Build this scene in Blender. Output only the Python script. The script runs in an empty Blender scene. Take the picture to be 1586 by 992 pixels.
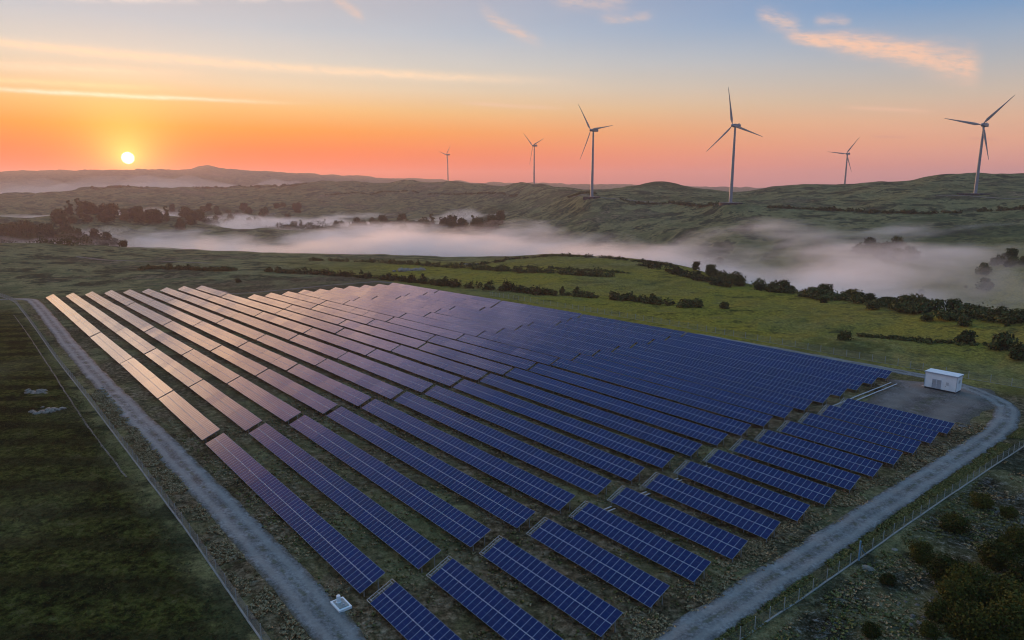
import bpy, math, random
import numpy as np
from mathutils import Matrix, Vector

random.seed(7)
rng = np.random.default_rng(11)
scene = bpy.context.scene
col = scene.collection
R = math.radians

# ------------------------------------------------------------------ camera
CAM_H = 50.25
W_PX, H_PX, F_PX = 1586.0, 992.0, 1057.0
PITCH = math.atan((496 - 288) / F_PX)
cam_d = bpy.data.cameras.new("camera")
cam = bpy.data.objects.new("camera", cam_d)
col.objects.link(cam)
cam.location = (0, 0, CAM_H)
cam.rotation_euler = (math.pi / 2 - PITCH, 0, 0)
cam_d.sensor_width = 36.0
cam_d.lens = 36.0 * F_PX / W_PX
cam_d.clip_start = 0.5
cam_d.clip_end = 60000
scene.camera = cam
CP, SP = math.cos(PITCH), math.sin(PITCH)


def view_dir(u, v):
    r = (u - 793) / F_PX
    d = (v - 496) / F_PX
    return np.array([r, CP - d * SP, -SP - d * CP])


def sky_angles(u, v):
    d = view_dir(u, v)
    return math.degrees(math.atan2(d[0], d[1])), math.degrees(math.atan2(d[2], math.hypot(d[0], d[1])))


# ------------------------------------------------------------------ site axes
AZ = R(-39.2)
AX = np.array([math.sin(AZ), math.cos(AZ)])      # along the panel rows
BX = np.array([math.cos(AZ), -math.sin(AZ)])     # across the rows
ORG = AX * 70.98 + BX * 37.23
PITCH_ROW = 8.5
TAB_W, TILT = 3.86, R(22)
ROW_ANGLE = math.atan2(AX[1], AX[0])


def xy(a, b):
    return ORG + a * AX + b * BX


def to_ab(x, y):
    dx, dy = x - ORG[0], y - ORG[1]
    return dx * AX[0] + dy * AX[1], dx * BX[0] + dy * BX[1]


def z_base(x, y):
    a, b = to_ab(x, y)
    s = 25.0
    soft = s * np.logaddexp(0, (np.minimum(a, 520) - 70) / s)
    za = -0.0265 * soft
    t = np.clip((b - 50) / 105.0, 0, 2.2)
    zb = -0.6 * t * t / (0.4 + 0.6 * np.maximum(t, 0.4))
    return za + zb


# ------------------------------------------------------------------ helpers
def link(o, parent=None):
    col.objects.link(o)
    if parent is not None:
        o.parent = parent
    return o


def tag(o, label=None, cat=None, group=None, kind=None):
    if label:
        o["label"] = label
    if cat:
        o["category"] = cat
    if group:
        o["group"] = group
    if kind:
        o["kind"] = kind
    return o


def empty(name, loc, rz=0.0):
    o = bpy.data.objects.new(name, None)
    o.empty_display_size = 0.5
    o.location = loc
    o.rotation_euler = (0, 0, rz)
    return link(o)


class MB:
    """collects boxes, tubes and quads into one mesh"""

    def __init__(self):
        self.v, self.f, self.uv, self.mi = [], [], [], []

    def quad(self, pts, mi=0, uv=None):
        n = len(self.v)
        self.v += [tuple(map(float, p)) for p in pts]
        self.f.append(tuple(range(n, n + len(pts))))
        self.uv += list(uv) if uv else [(0.0, 0.0)] * len(pts)
        self.mi.append(mi)

    def hexa(self, p, mi=0, top_uv=None):
        # p: 8 corners, 0-3 bottom (ccw from above), 4-7 top
        self.quad([p[3], p[2], p[1], p[0]], mi)
        self.quad([p[4], p[5], p[6], p[7]], mi, top_uv)
        for i in range(4):
            j = (i + 1) % 4
            self.quad([p[i], p[j], p[4 + j], p[4 + i]], mi)

    def box(self, x0, y0, z0, x1, y1, z1, mi=0):
        self.hexa([(x0, y0, z0), (x1, y0, z0), (x1, y1, z0), (x0, y1, z0),
                   (x0, y0, z1), (x1, y0, z1), (x1, y1, z1), (x0, y1, z1)], mi)

    def bar(self, a, b, w, h, mi=0):
        a, b = Vector(a), Vector(b)
        d = (b - a).normalized()
        up = Vector((0, 0, 1)) if abs(d.z) < 0.9 else Vector((1, 0, 0))
        s = d.cross(up).normalized() * (w / 2)
        t = s.cross(d).normalized() * (h / 2)
        self.hexa([a - s - t, a + s - t, b + s - t, b - s - t,
                   a - s + t, a + s + t, b + s + t, b - s + t], mi)

    def tube(self, pts, radii, n=10, mi=0, caps=True):
        rings = []
        for i, p in enumerate(pts):
            p = Vector(p)
            d = (Vector(pts[min(i + 1, len(pts) - 1)]) - Vector(pts[max(i - 1, 0)])).normalized()
            ref = Vector((0, 0, 1)) if abs(d.z) < 0.9 else Vector((1, 0, 0))
            s = d.cross(ref).normalized()
            t = s.cross(d).normalized()
            rings.append([p + (s * math.cos(k * 2 * math.pi / n) + t * math.sin(k * 2 * math.pi / n)) * radii[i]
                          for k in range(n)])
        for i in range(len(rings) - 1):
            for k in range(n):
                j = (k + 1) % n
                self.quad([rings[i][k], rings[i][j], rings[i + 1][j], rings[i + 1][k]], mi)
        if caps:
            self.quad(rings[0][::-1], mi)
            self.quad(rings[-1], mi)

    def mesh(self, name, mats, smooth=False):
        me = bpy.data.meshes.new(name)
        me.from_pydata(self.v, [], self.f)
        uvl = me.uv_layers.new(name="UVMap")
        uvl.data.foreach_set("uv", np.array(self.uv, dtype=np.float32).ravel())
        for m in (mats if isinstance(mats, (list, tuple)) else [mats]):
            me.materials.append(m)
        me.polygons.foreach_set("material_index", np.array(self.mi, dtype=np.int32))
        if smooth:
            me.polygons.foreach_set("use_smooth", np.ones(len(self.f), dtype=bool))
        me.update()
        return me

    def build(self, name, mats, parent=None, smooth=False):
        return link(bpy.data.objects.new(name, self.mesh(name, mats, smooth)), parent)


def np_mesh(name, verts, faces, mats, smooth=False, face_mat=None):
    verts = np.asarray(verts, dtype=np.float32)
    faces = np.asarray(faces, dtype=np.int32)
    me = bpy.data.meshes.new(name)
    nf, k = faces.shape
    me.vertices.add(len(verts))
    me.vertices.foreach_set("co", verts.ravel())
    me.loops.add(nf * k)
    me.loops.foreach_set("vertex_index", faces.ravel())
    me.polygons.add(nf)
    me.polygons.foreach_set("loop_start", np.arange(0, nf * k, k, dtype=np.int32))
    for m in (mats if isinstance(mats, (list, tuple)) else [mats]):
        me.materials.append(m)
    if face_mat is not None:
        me.polygons.foreach_set("material_index", np.asarray(face_mat, dtype=np.int32))
    if smooth:
        me.polygons.foreach_set("use_smooth", np.ones(nf, dtype=bool))
    me.update(calc_edges=True)
    me.validate()
    return me


# vectorised value noise -------------------------------------------------
def _hash(ix, iy, seed):
    n = (ix.astype(np.int64) * 374761393 + iy.astype(np.int64) * 668265263 + seed * 982451653) & 0x7FFFFFFF
    n = ((n ^ (n >> 13)) * 1274126177) & 0x7FFFFFFF
    return ((n ^ (n >> 16)) & 0xFFFF) / 65535.0


def vnoise(x, y, seed=0):
    x, y = np.asarray(x, float), np.asarray(y, float)
    ix, iy = np.floor(x), np.floor(y)
    fx, fy = x - ix, y - iy
    fx = fx * fx * fx * (fx * (fx * 6 - 15) + 10)
    fy = fy * fy * fy * (fy * (fy * 6 - 15) + 10)
    a = _hash(ix, iy, seed); b = _hash(ix + 1, iy, seed)
    c = _hash(ix, iy + 1, seed); d = _hash(ix + 1, iy + 1, seed)
    return (a * (1 - fx) + b * fx) * (1 - fy) + (c * (1 - fx) + d * fx) * fy - 0.5


def fbm(x, y, octv=4, seed=0, gain=0.5):
    s, amp, f = 0, 1.0, 1.0
    for i in range(octv):
        s = s + amp * vnoise(x * f + i * 17.3, y * f - i * 9.1, seed + i)
        amp *= gain; f *= 2.03
    return s


def smooth(e0, e1, x):
    t = np.clip((x - e0) / (e1 - e0), 0, 1)
    return t * t * (3 - 2 * t)


# ------------------------------------------------------------------ node helpers
def srgb(r, g, b):
    f = lambda c: (c / 255 / 12.92) if c <= 10.3 else ((c / 255 + 0.055) / 1.055) ** 2.4
    return (f(r), f(g), f(b), 1.0)


class NT:
    def __init__(self, tree):
        self.t = tree
        tree.nodes.clear()

    def node(self, typ, **kw):
        n = self.t.nodes.new(typ)
        for k, v in kw.items():
            setattr(n, k, v)
        return n

    def put(self, sock, val):
        if hasattr(val, "s"):
            val = val.s
        if isinstance(val, bpy.types.NodeSocket):
            self.t.links.new(val, sock)
        else:
            sock.default_value = val

    def math(self, op, a, b=0.0, c=0.0, clamp=False):
        n = self.node("ShaderNodeMath", operation=op, use_clamp=clamp)
        for i, x in enumerate((a, b, c)):
            self.put(n.inputs[i], x)
        return E(self, n.outputs[0])

    def mix(self, fac, a, b, blend="MIX"):
        n = self.node("ShaderNodeMix", data_type="RGBA", blend_type=blend)
        n.clamp_factor = True
        self.put(n.inputs[0], fac); self.put(n.inputs[6], a); self.put(n.inputs[7], b)
        return n.outputs[2]

    def ramp(self, fac, stops, interp="LINEAR"):
        n = self.node("ShaderNodeValToRGB")
        n.color_ramp.interpolation = interp
        el = n.color_ramp.elements
        while len(el) < len(stops):
            el.new(0.5)
        for e, (p, c) in zip(el, stops):
            e.position = p
            e.color = c if not isinstance(c, (int, float)) else (c, c, c, 1)
        self.put(n.inputs[0], fac)
        return n.outputs[0]

    def sstep(self, e0, e1, x):
        n = self.node("ShaderNodeMapRange", interpolation_type="SMOOTHSTEP")
        self.put(n.inputs[0], x); self.put(n.inputs[1], e0); self.put(n.inputs[2], e1)
        return E(self, n.outputs[0])

    def noise(self, vec, scale, detail=3.0, rough=0.55, dist=0.0):
        n = self.node("ShaderNodeTexNoise")
        if vec is not None:
            self.put(n.inputs["Vector"], vec)
        self.put(n.inputs["Scale"], scale); self.put(n.inputs["Detail"], detail)
        self.put(n.inputs["Roughness"], rough); self.put(n.inputs["Distortion"], dist)
        return E(self, n.outputs[0])

    def xyz(self, x, y, z):
        n = self.node("ShaderNodeCombineXYZ")
        self.put(n.inputs[0], x); self.put(n.inputs[1], y); self.put(n.inputs[2], z)
        return n.outputs[0]

    def scale_vec(self, vec, s):
        n = self.node("ShaderNodeVectorMath", operation="MULTIPLY")
        self.put(n.inputs[0], vec); n.inputs[1].default_value = s
        return n.outputs[0]


class E:
    def __init__(self, nt, s):
        self.nt, self.s = nt, s

    def __add__(self, o): return self.nt.math("ADD", self, o)
    __radd__ = __add__
    def __sub__(self, o): return self.nt.math("SUBTRACT", self, o)
    def __rsub__(self, o): return self.nt.math("SUBTRACT", o, self)
    def __mul__(self, o): return self.nt.math("MULTIPLY", self, o)
    __rmul__ = __mul__
    def __truediv__(self, o): return self.nt.math("DIVIDE", self, o)
    def exp(self): return self.nt.math("EXPONENT", self)
    def clamp(self): return self.nt.math("ADD", self, 0.0, clamp=True)
    def max(self, o): return self.nt.math("MAXIMUM", self, o)
    def min(self, o): return self.nt.math("MINIMUM", self, o)


def material(name):
    m = bpy.data.materials.new(name)
    m.use_nodes = True
    nt = NT(m.node_tree)
    out = nt.node("ShaderNodeOutputMaterial")
    bsdf = nt.node("ShaderNodeBsdfPrincipled")
    nt.t.links.new(bsdf.outputs[0], out.inputs[0])
    return m, nt, bsdf, out


def plain(name, c, rough=0.6, metal=0.0, var=0.12, scale=3.0):
    m, nt, b, out = material(name)
    geo = nt.node("ShaderNodeNewGeometry")
    n = nt.noise(geo.outputs["Position"], scale, 4)
    dark = tuple(x * (1 - var * 1.5) for x in c[:3]) + (1,)
    lite = tuple(x * (1 + var) for x in c[:3]) + (1,)
    nt.put(b.inputs["Base Color"], nt.ramp(n, [(0.3, dark), (0.7, lite)]))
    b.inputs["Roughness"].default_value = rough
    b.inputs["Metallic"].default_value = metal
    return m


# ------------------------------------------------------------------ world
SUN_DIR = view_dir(198, 245)
SUN_DIR = SUN_DIR / np.linalg.norm(SUN_DIR)
SUN_AZ, SUN_EL = sky_angles(198, 245)


def build_world():
    w = bpy.data.worlds.new("World")
    scene.world = w
    w.use_nodes = True
    nt = NT(w.node_tree)
    out = nt.node("ShaderNodeOutputWorld")
    tc = nt.node("ShaderNodeTexCoord")
    nrm = nt.node("ShaderNodeVectorMath", operation="NORMALIZE")
    nt.put(nrm.inputs[0], tc.outputs["Generated"])
    sep = nt.node("ShaderNodeSeparateXYZ")
    nt.put(sep.inputs[0], nrm.outputs[0])
    X, Y, Z = (E(nt, sep.outputs[i]) for i in range(3))
    el = nt.math("ARCSINE", Z) * 57.29578
    az = nt.math("ARCTAN2", X, Y) * 57.29578
    f = (el.max(0.0)) / 90.0

    def stops(lst):
        return [(p / 90.0, srgb(*c)) for p, c in lst]
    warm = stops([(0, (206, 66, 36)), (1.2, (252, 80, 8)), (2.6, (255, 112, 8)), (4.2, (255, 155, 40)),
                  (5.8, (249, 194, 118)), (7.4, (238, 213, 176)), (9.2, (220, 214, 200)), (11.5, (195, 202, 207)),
                  (14.0, (190, 190, 196)), (17.5, (226, 188, 168)), (22, (222, 176, 164)), (27, (186, 160, 176)),  # unseen pink stops above the view, added for the panel reflections
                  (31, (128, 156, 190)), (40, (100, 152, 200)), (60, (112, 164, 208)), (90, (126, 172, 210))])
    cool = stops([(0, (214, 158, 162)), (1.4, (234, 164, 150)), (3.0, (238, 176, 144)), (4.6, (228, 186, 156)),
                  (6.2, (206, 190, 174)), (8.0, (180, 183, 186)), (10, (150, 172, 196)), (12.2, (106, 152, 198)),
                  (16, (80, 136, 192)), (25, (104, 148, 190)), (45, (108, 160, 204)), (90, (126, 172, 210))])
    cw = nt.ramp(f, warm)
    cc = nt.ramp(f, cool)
    # angle between the horizontal direction and the sun's
    sx, sy = math.sin(R(SUN_AZ)), math.cos(R(SUN_AZ))
    hl = nt.math("SQRT", X * X + Y * Y).max(0.001)
    ca = (X * sx + Y * sy) / hl
    ang = nt.math("ARCCOSINE", ca.min(1.0).max(-1.0)) * 57.29578
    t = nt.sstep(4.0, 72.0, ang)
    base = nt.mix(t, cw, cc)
    # sky away from the sun, kept bright behind the view to light the ground
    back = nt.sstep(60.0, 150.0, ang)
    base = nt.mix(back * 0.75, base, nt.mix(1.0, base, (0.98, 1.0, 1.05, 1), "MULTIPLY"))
    grain = nt.noise(nt.xyz(az * 0.08, el * 0.35, 0.0), 1.0, 3) - 0.5
    base = nt.mix(1.0, base, nt.xyz(1.0 + grain * 0.10, 1.0 + grain * 0.08, 1.0 + grain * 0.06), "MULTIPLY")
    # unseen bright cloud band, added above the view to feed the panel reflections
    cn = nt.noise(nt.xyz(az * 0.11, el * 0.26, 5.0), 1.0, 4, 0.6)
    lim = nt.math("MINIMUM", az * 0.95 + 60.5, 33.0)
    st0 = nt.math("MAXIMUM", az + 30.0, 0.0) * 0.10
    added_cloud = nt.sstep(11.8, 14.6, el - st0) * (1.0 - nt.sstep(-6.0, 6.0, el + (cn - 0.5) * 14.0 - lim))
    added_cloud = added_cloud * (1.0 - nt.sstep(14.0, 60.0, ang)) * (nt.sstep(0.40, 0.58, nt.noise(nt.xyz(az * 0.35, el * 0.8, 8.0), 1.0, 4, 0.6)) * 1.15 + 0.12)
    base = nt.mix(1.0, base, nt.mix(nt.sstep(17.0, 28.0, el), nt.xyz(added_cloud * 3.2, added_cloud * 1.9, added_cloud * 0.95), nt.xyz(added_cloud * 1.1, added_cloud * 0.85, added_cloud * 1.05)), "ADD")
    low = nt.sstep(37.0, 40.5, az * -1.0) * (1.0 - nt.sstep(55.0, 80.0, az * -1.0)) * nt.sstep(2.0, 6.0, el) * (1.0 - nt.sstep(16.0, 28.0, el))  # added bright sky out of view at the left, mirrored by the far-left panels
    lp = nt.sstep(0.36, 0.62, nt.noise(nt.xyz(az * 0.25, el * 0.9, 2.0), 1.0, 4, 0.6)) + 0.15
    base = nt.mix(1.0, base, nt.xyz(low * 2.6 * lp, low * 1.8 * lp, low * 1.1 * lp), "ADD")
    # --- cirrus
    wv = nt.xyz(az * 0.30, el * 1.1, 3.0)
    n1 = nt.noise(wv, 1.0, 5, 0.6)
    n2 = nt.noise(nt.xyz(az * 0.9, el * 3.2 + az * 0.5, 9.0), 1.0, 5, 0.65)
    warpn = (n1 - 0.5)

    def streak(c, p0, p1, wid, strength, colr, bow=0.0, warp=0.25, rag=0.6, ends=(0.15, 0.4), grow=0.0):
        a0, e0 = sky_angles(*p0)
        a1, e1 = sky_angles(*p1)
        s = (az - a0) / (a1 - a0)
        line = e0 + (e1 - e0) * s + (s * (1.0 - s)) * bow
        ww = s * (grow) + wid
        d = (el - line + warpn * warp) / ww
        m = (d * d * -1.0).exp()
        m = m * nt.sstep(0.0, ends[0], s) * (1.0 - nt.sstep(1.0 - ends[1], 1.0, s))
        m = m * ((n2 - 0.5) * (rag * 3.0) + 1.0 - rag * 0.25).clamp()
        return nt.mix((m * strength).clamp(), c, colr)
    cream = srgb(255, 226, 192); pink = srgb(244, 206, 182); gold = srgb(255, 226, 172); peach = srgb(252, 205, 176)
    c = base
    c = streak(c, (-160, 50), (930, 128), 0.34, 0.95, cream, bow=0.9, rag=0.6, ends=(0.02, 0.35))
    c = streak(c, (-200, 88), (370, 118), 0.28, 0.8, cream, bow=0.2, rag=0.7, ends=(0.1, 0.5))
    c = streak(c, (-200, 112), (330, 140), 0.20, 0.75, gold, rag=0.5, ends=(0.1, 0.5))
    c = streak(c, (-100, 133), (520, 162), 0.14, 1.0, srgb(255, 240, 205), bow=0.25, rag=0.45, ends=(0.2, 0.55))
    c = streak(c, (690, 158), (900, 170), 0.15, 0.45, pink, rag=0.4, ends=(0.3, 0.4))
    c = streak(c, (735, 8), (850, 70), 0.45, 0.55, pink, bow=-1.2, rag=0.9, warp=0.7, ends=(0.3, 0.4))
    c = streak(c, (840, -6), (990, 8), 0.6, 0.4, pink, rag=1.0, warp=0.9, ends=(0.3, 0.3))
    c = streak(c, (920, 28), (1020, 22), 0.28, 0.42, pink, bow=-0.7, rag=0.9, warp=0.7, ends=(0.3, 0.3))
    c = streak(c, (1165, 18), (1250, 48), 0.55, 0.6, pink, rag=1.0, warp=1.1, ends=(0.3, 0.3))
    c = streak(c, (1255, 30), (1325, 34), 0.28, 0.45, pink, rag=0.9, warp=0.8, ends=(0.3, 0.3))
    c = streak(c, (1205, 56), (1530, 112), 0.28, 0.9, peach, bow=1.7, rag=0.75, warp=1.0, ends=(0.12, 0.1), grow=0.75)
    c = streak(c, (1240, 66), (1470, 92), 0.30, 0.75, peach, bow=0.8, rag=0.85, warp=1.0, ends=(0.15, 0.3), grow=0.3)
    c = streak(c, (1290, 165), (1470, 175), 0.14, 0.4, peach, rag=0.4, ends=(0.3, 0.4))
    c = streak(c, (505, -10), (570, 30), 0.4, 0.5, pink, rag=0.9, warp=0.8, ends=(0.3, 0.3))
    c = streak(c, (1340, 212), (1420, 213), 0.09, 0.3, srgb(214, 150, 145), rag=0.4, ends=(0.3, 0.4))
    c = streak(c, (1490, 214), (1560, 216), 0.09, 0.3, srgb(214, 150, 145), rag=0.4, ends=(0.3, 0.4))
    # --- sun and its aureole
    dot = nt.node("ShaderNodeVectorMath", operation="DOT_PRODUCT")
    nt.put(dot.inputs[0], nrm.outputs[0]); dot.inputs[1].default_value = tuple(SUN_DIR)
    sa = nt.math("ARCCOSINE", E(nt, dot.outputs["Value"]).min(1.0)) * 57.29578
    disc = 1.0 - nt.sstep(0.24, 0.46, sa)
    g1 = (sa * -0.72).exp()
    g2 = (sa * -0.32).exp()
    g3 = (sa * -0.10).exp()
    glow = nt.xyz(g1 * 1.5 + g2 * 0.45 + g3 * 0.04, g1 * 1.02 + g2 * 0.14, g1 * 0.24)
    c = nt.mix(1.0, c, glow, "ADD")
    dsc = nt.xyz(disc * 9.0, disc * 7.6, disc * 5.0)
    c = nt.mix(1.0, c, dsc, "ADD")
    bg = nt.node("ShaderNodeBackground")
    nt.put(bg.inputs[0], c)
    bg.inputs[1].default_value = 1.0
    # low dusk sky texture, adds its own twilight gradient
    sky = nt.node("ShaderNodeTexSky", sky_type="NISHITA")
    sky.sun_disc = False
    sky.sun_elevation = R(SUN_EL)
    sky.sun_rotation = R(SUN_AZ)
    sky.altitude = 200
    sky.dust_density = 1.5
    bg2 = nt.node("ShaderNodeBackground")
    nt.put(bg2.inputs[0], sky.outputs[0])
    bg2.inputs[1].default_value = 0.003
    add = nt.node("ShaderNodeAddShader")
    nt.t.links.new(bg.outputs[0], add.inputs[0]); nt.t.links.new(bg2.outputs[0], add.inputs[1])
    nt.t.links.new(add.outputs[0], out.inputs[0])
    w.cycles.sampling_method = "MANUAL"
    w.cycles.sample_map_resolution = 2048
    sd = bpy.data.lights.new("sun", "SUN")
    sd.energy = SUN_POWER
    sd.angle = R(0.6)
    sd.color = (1.0, 0.46, 0.18)
    so = link(bpy.data.objects.new("sun", sd))
    so.rotation_euler = Vector(tuple(SUN_DIR)).to_track_quat("Z", "Y").to_euler()
    so.location = (-200, 300, 200)


SUN_POWER = 3.2
build_world()

# ------------------------------------------------------------------ terrain
#  u : near-edge, valley-in, valley-out, rise, dip, slope, crest, far-hill row
PROF = {
    -260: [470, ("v", 380, 820), ("z", -42, 980), ("z", -42, 1150), ("v", 338, 1450), ("z", -40, 1750), ("v", 320, 2200), ("v", 306, 2900), 276],
    -120: [470, ("v", 379, 820), ("z", -42, 980), ("z", -42, 1150), ("v", 338, 1450), ("z", -40, 1750), ("v", 320, 2200), ("v", 304, 2900), 272],
    0: [470, ("v", 377, 820), ("z", -42, 980), ("z", -42, 1150), ("v", 338, 1450), ("z", -40, 1750), ("v", 320, 2200), ("v", 303, 2900), 268],
    90: [465, ("v", 379, 830), ("z", -43, 990), ("z", -43, 1160), ("v", 335, 1500), ("z", -40, 1800), ("v", 318, 2300), ("v", 297, 2950), 264.5],
    200: [455, ("v", 383, 850), ("z", -44, 1000), ("z", -44, 1180), ("v", 337, 1500), ("z", -38, 1780), ("v", 316, 2300), ("v", 291, 3000), 264.5],
    290: [450, ("v", 386, 835), ("z", -44, 980), ("z", -44, 1150), ("v", 342, 1430), ("z", -37, 1680), ("v", 315, 2280), ("v", 290, 2980), 264.5],
    325: [448, ("v", 388, 820), ("z", -44, 960), ("z", -44, 1130), ("v", 346, 1380), ("z", -36, 1600), ("v", 314, 2250), ("v", 290, 2950), 257.5],
    360: [445, ("v", 389, 805), ("z", -44, 945), ("z", -44, 1115), ("v", 350, 1340), ("z", -36, 1550), ("v", 313, 2220), ("v", 289.5, 2900), 264.5],
    400: [440, ("v", 391, 790), ("z", -44, 930), ("z", -44, 1100), ("v", 353, 1300), ("z", -36, 1500), ("v", 312, 2200), ("v", 289, 2850), 266],
    560: [430, ("v", 394, 770), ("z", -43, 900), ("z", -43, 1060), ("v", 355, 1230), ("z", -32, 1400), ("v", 310, 2050), ("v", 281.5, 2650), 274],
    620: [420, ("v", 396, 735), ("z", -43, 870), ("z", -43, 1020), ("v", 353, 1190), ("z", -28, 1340), ("v", 311, 1950), ("v", 283, 2560), 278],
    694: [410, ("v", 398, 700), ("z", -42, 840), ("z", -42, 980), ("v", 353, 1150), ("z", -25, 1280), ("v", 313, 1850), ("v", 284, 2470), 281],
    760: [385, ("v", 398, 650), ("z", -40, 790), ("z", -40, 920), ("v", 351, 1090), ("v", 342, 1200), ("v", 312, 1650), ("v", 288.5, 2200), 284],
    827: [360, ("v", 396, 600), ("z", -40, 740), ("z", -40, 860), ("v", 350, 1020), ("v", 337, 1130), ("v", 309, 1450), ("v", 285, 1800), 285],
    870: [345, ("v", 395, 575), ("z", -39, 710), ("z", -39, 815), ("v", 350, 960), ("v", 333, 1050), ("v", 306, 1250), ("v", 289, 1650), 286],
    917: [330, ("v", 397, 555), ("z", -38, 680), ("z", -38, 770), ("v", 351, 900), ("v", 330, 970), ("v", 305, 1046), ("v", 292, 1500), 287],
    1020: [310, ("v", 405, 510), ("z", -36, 630), ("z", -36, 700), ("v", 357, 820), ("v", 330, 930), ("v", 303, 1120), ("v", 284.5, 1400), 288],
    1075: [295, ("v", 416, 465), ("z", -36, 590), ("z", -36, 650), ("v", 361, 770), ("v", 332, 880), ("v", 308, 1000), ("v", 292, 1450), 289],
    1133: [285, ("v", 434, 415), ("z", -35, 540), ("z", -35, 600), ("v", 367, 720), ("v", 335, 820), ("v", 315.5, 881), ("v", 296, 1400), 291],
    1220: [265, ("v", 449, 380), ("z", -35, 490), ("z", -35, 560), ("v", 387, 660), ("v", 345, 780), ("v", 318, 900), ("v", 290, 1300), 291],
    1310: [250, ("v", 462, 345), ("z", -34, 450), ("z", -34, 510), ("v", 402, 600), ("v", 350, 760), ("v", 316, 920), ("v", 287.5, 1330), 291],
    1400: [240, ("v", 474, 322), ("z", -34, 425), ("z", -34, 480), ("v", 413, 560), ("v", 355, 740), ("v", 312, 900), ("v", 284.5, 1280), 291],
    1450: [236, ("v", 480, 312), ("z", -34, 410), ("z", -34, 465), ("v", 417, 545), ("v", 355, 735), ("v", 308, 930), ("v", 277, 1320), 291],
    1512: [230, ("v", 489, 300), ("z", -33, 395), ("z", -33, 445), ("v", 422, 530), ("v", 355, 730), ("v", 303.5, 961), ("v", 271.5, 1350), 291],
    1600: [225, ("v", 498, 287), ("z", -33, 375), ("z", -33, 425), ("v", 428, 510), ("v", 352, 730), ("v", 300, 960), ("v", 271, 1350), 291],
    1850: [215, ("v", 506, 272), ("z", -33, 350), ("z", -33, 400), ("v", 440, 480), ("v", 355, 700), ("v", 300, 950), ("v", 268, 1350), 291],
}


def az_of(u):
    d = view_dir(u, 288)
    return math.atan2(d[0], d[1])


def z_from_row(u, v, r):
    d = view_dir(u, v)
    # keep the same azimuth as the column at the horizon
    return CAM_H + r * d[2] / math.hypot(d[0], d[1])


def control():
    azs, rs, zs = [], [], []
    for u in sorted(PROF):
        p = PROF[u]
        a = az_of(u)
        r0 = p[0]
        rr, zz = [], []
        for k in (0.0, 0.3, 0.55, 0.78, 0.9, 1.0):
            r = 20 + (r0 - 20) * k
            rr.append(r); zz.append(float(z_base(np.array(r * math.sin(a)), np.array(r * math.cos(a)))))
        for kind, val, r in p[1:8]:
            rr.append(r); zz.append(val if kind == "z" else z_from_row(u, val, r))
        rc = rr[-1]
        rr += [rc * 1.28, 4300, 6500, 9600]
        zz += [min(zz[-1] - 42, 20), -40, z_from_row(u, p[8], 6500), -60]
        azs.append(a); rs.append(rr); zs.append(zz)
    return np.array(azs), np.array(rs), np.array(zs)


CA, CR, CZ = control()


def pchip(xs, ys, x):
    """monotone cubic through columns: xs,ys (n,), x (m,)"""
    h = np.diff(xs); d = np.diff(ys) / h
    m = np.zeros_like(ys)
    w1 = 2 * h[1:] + h[:-1]; w2 = h[1:] + 2 * h[:-1]
    ok = d[:-1] * d[1:] > 0
    with np.errstate(divide="ignore", invalid="ignore"):
        hm = (w1 + w2) / (w1 / d[:-1] + w2 / d[1:])
    m[1:-1] = np.where(ok, hm, 0)
    m[0], m[-1] = d[0], d[-1]
    i = np.clip(np.searchsorted(xs, x) - 1, 0, len(xs) - 2)
    t = (x - xs[i]) / h[i]
    t2, t3 = t * t, t * t * t
    return ((2 * t3 - 3 * t2 + 1) * ys[i] + (t3 - 2 * t2 + t) * h[i] * m[i]
            + (-2 * t3 + 3 * t2) * ys[i + 1] + (t3 - t2) * h[i] * m[i + 1])


AZ_FINE = np.concatenate([np.arange(-180, -54, 4.0), np.arange(-54, -43, 0.5), np.arange(-43, 43, 0.17),
                          np.arange(43, 54, 0.5), np.arange(54, 180, 4.0)])
AZ_FINE = np.radians(np.append(AZ_FINE, 180.0))
R_GRID = np.concatenate([np.geomspace(16, 3600, 460), np.geomspace(3680, 9600, 60)])


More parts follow.
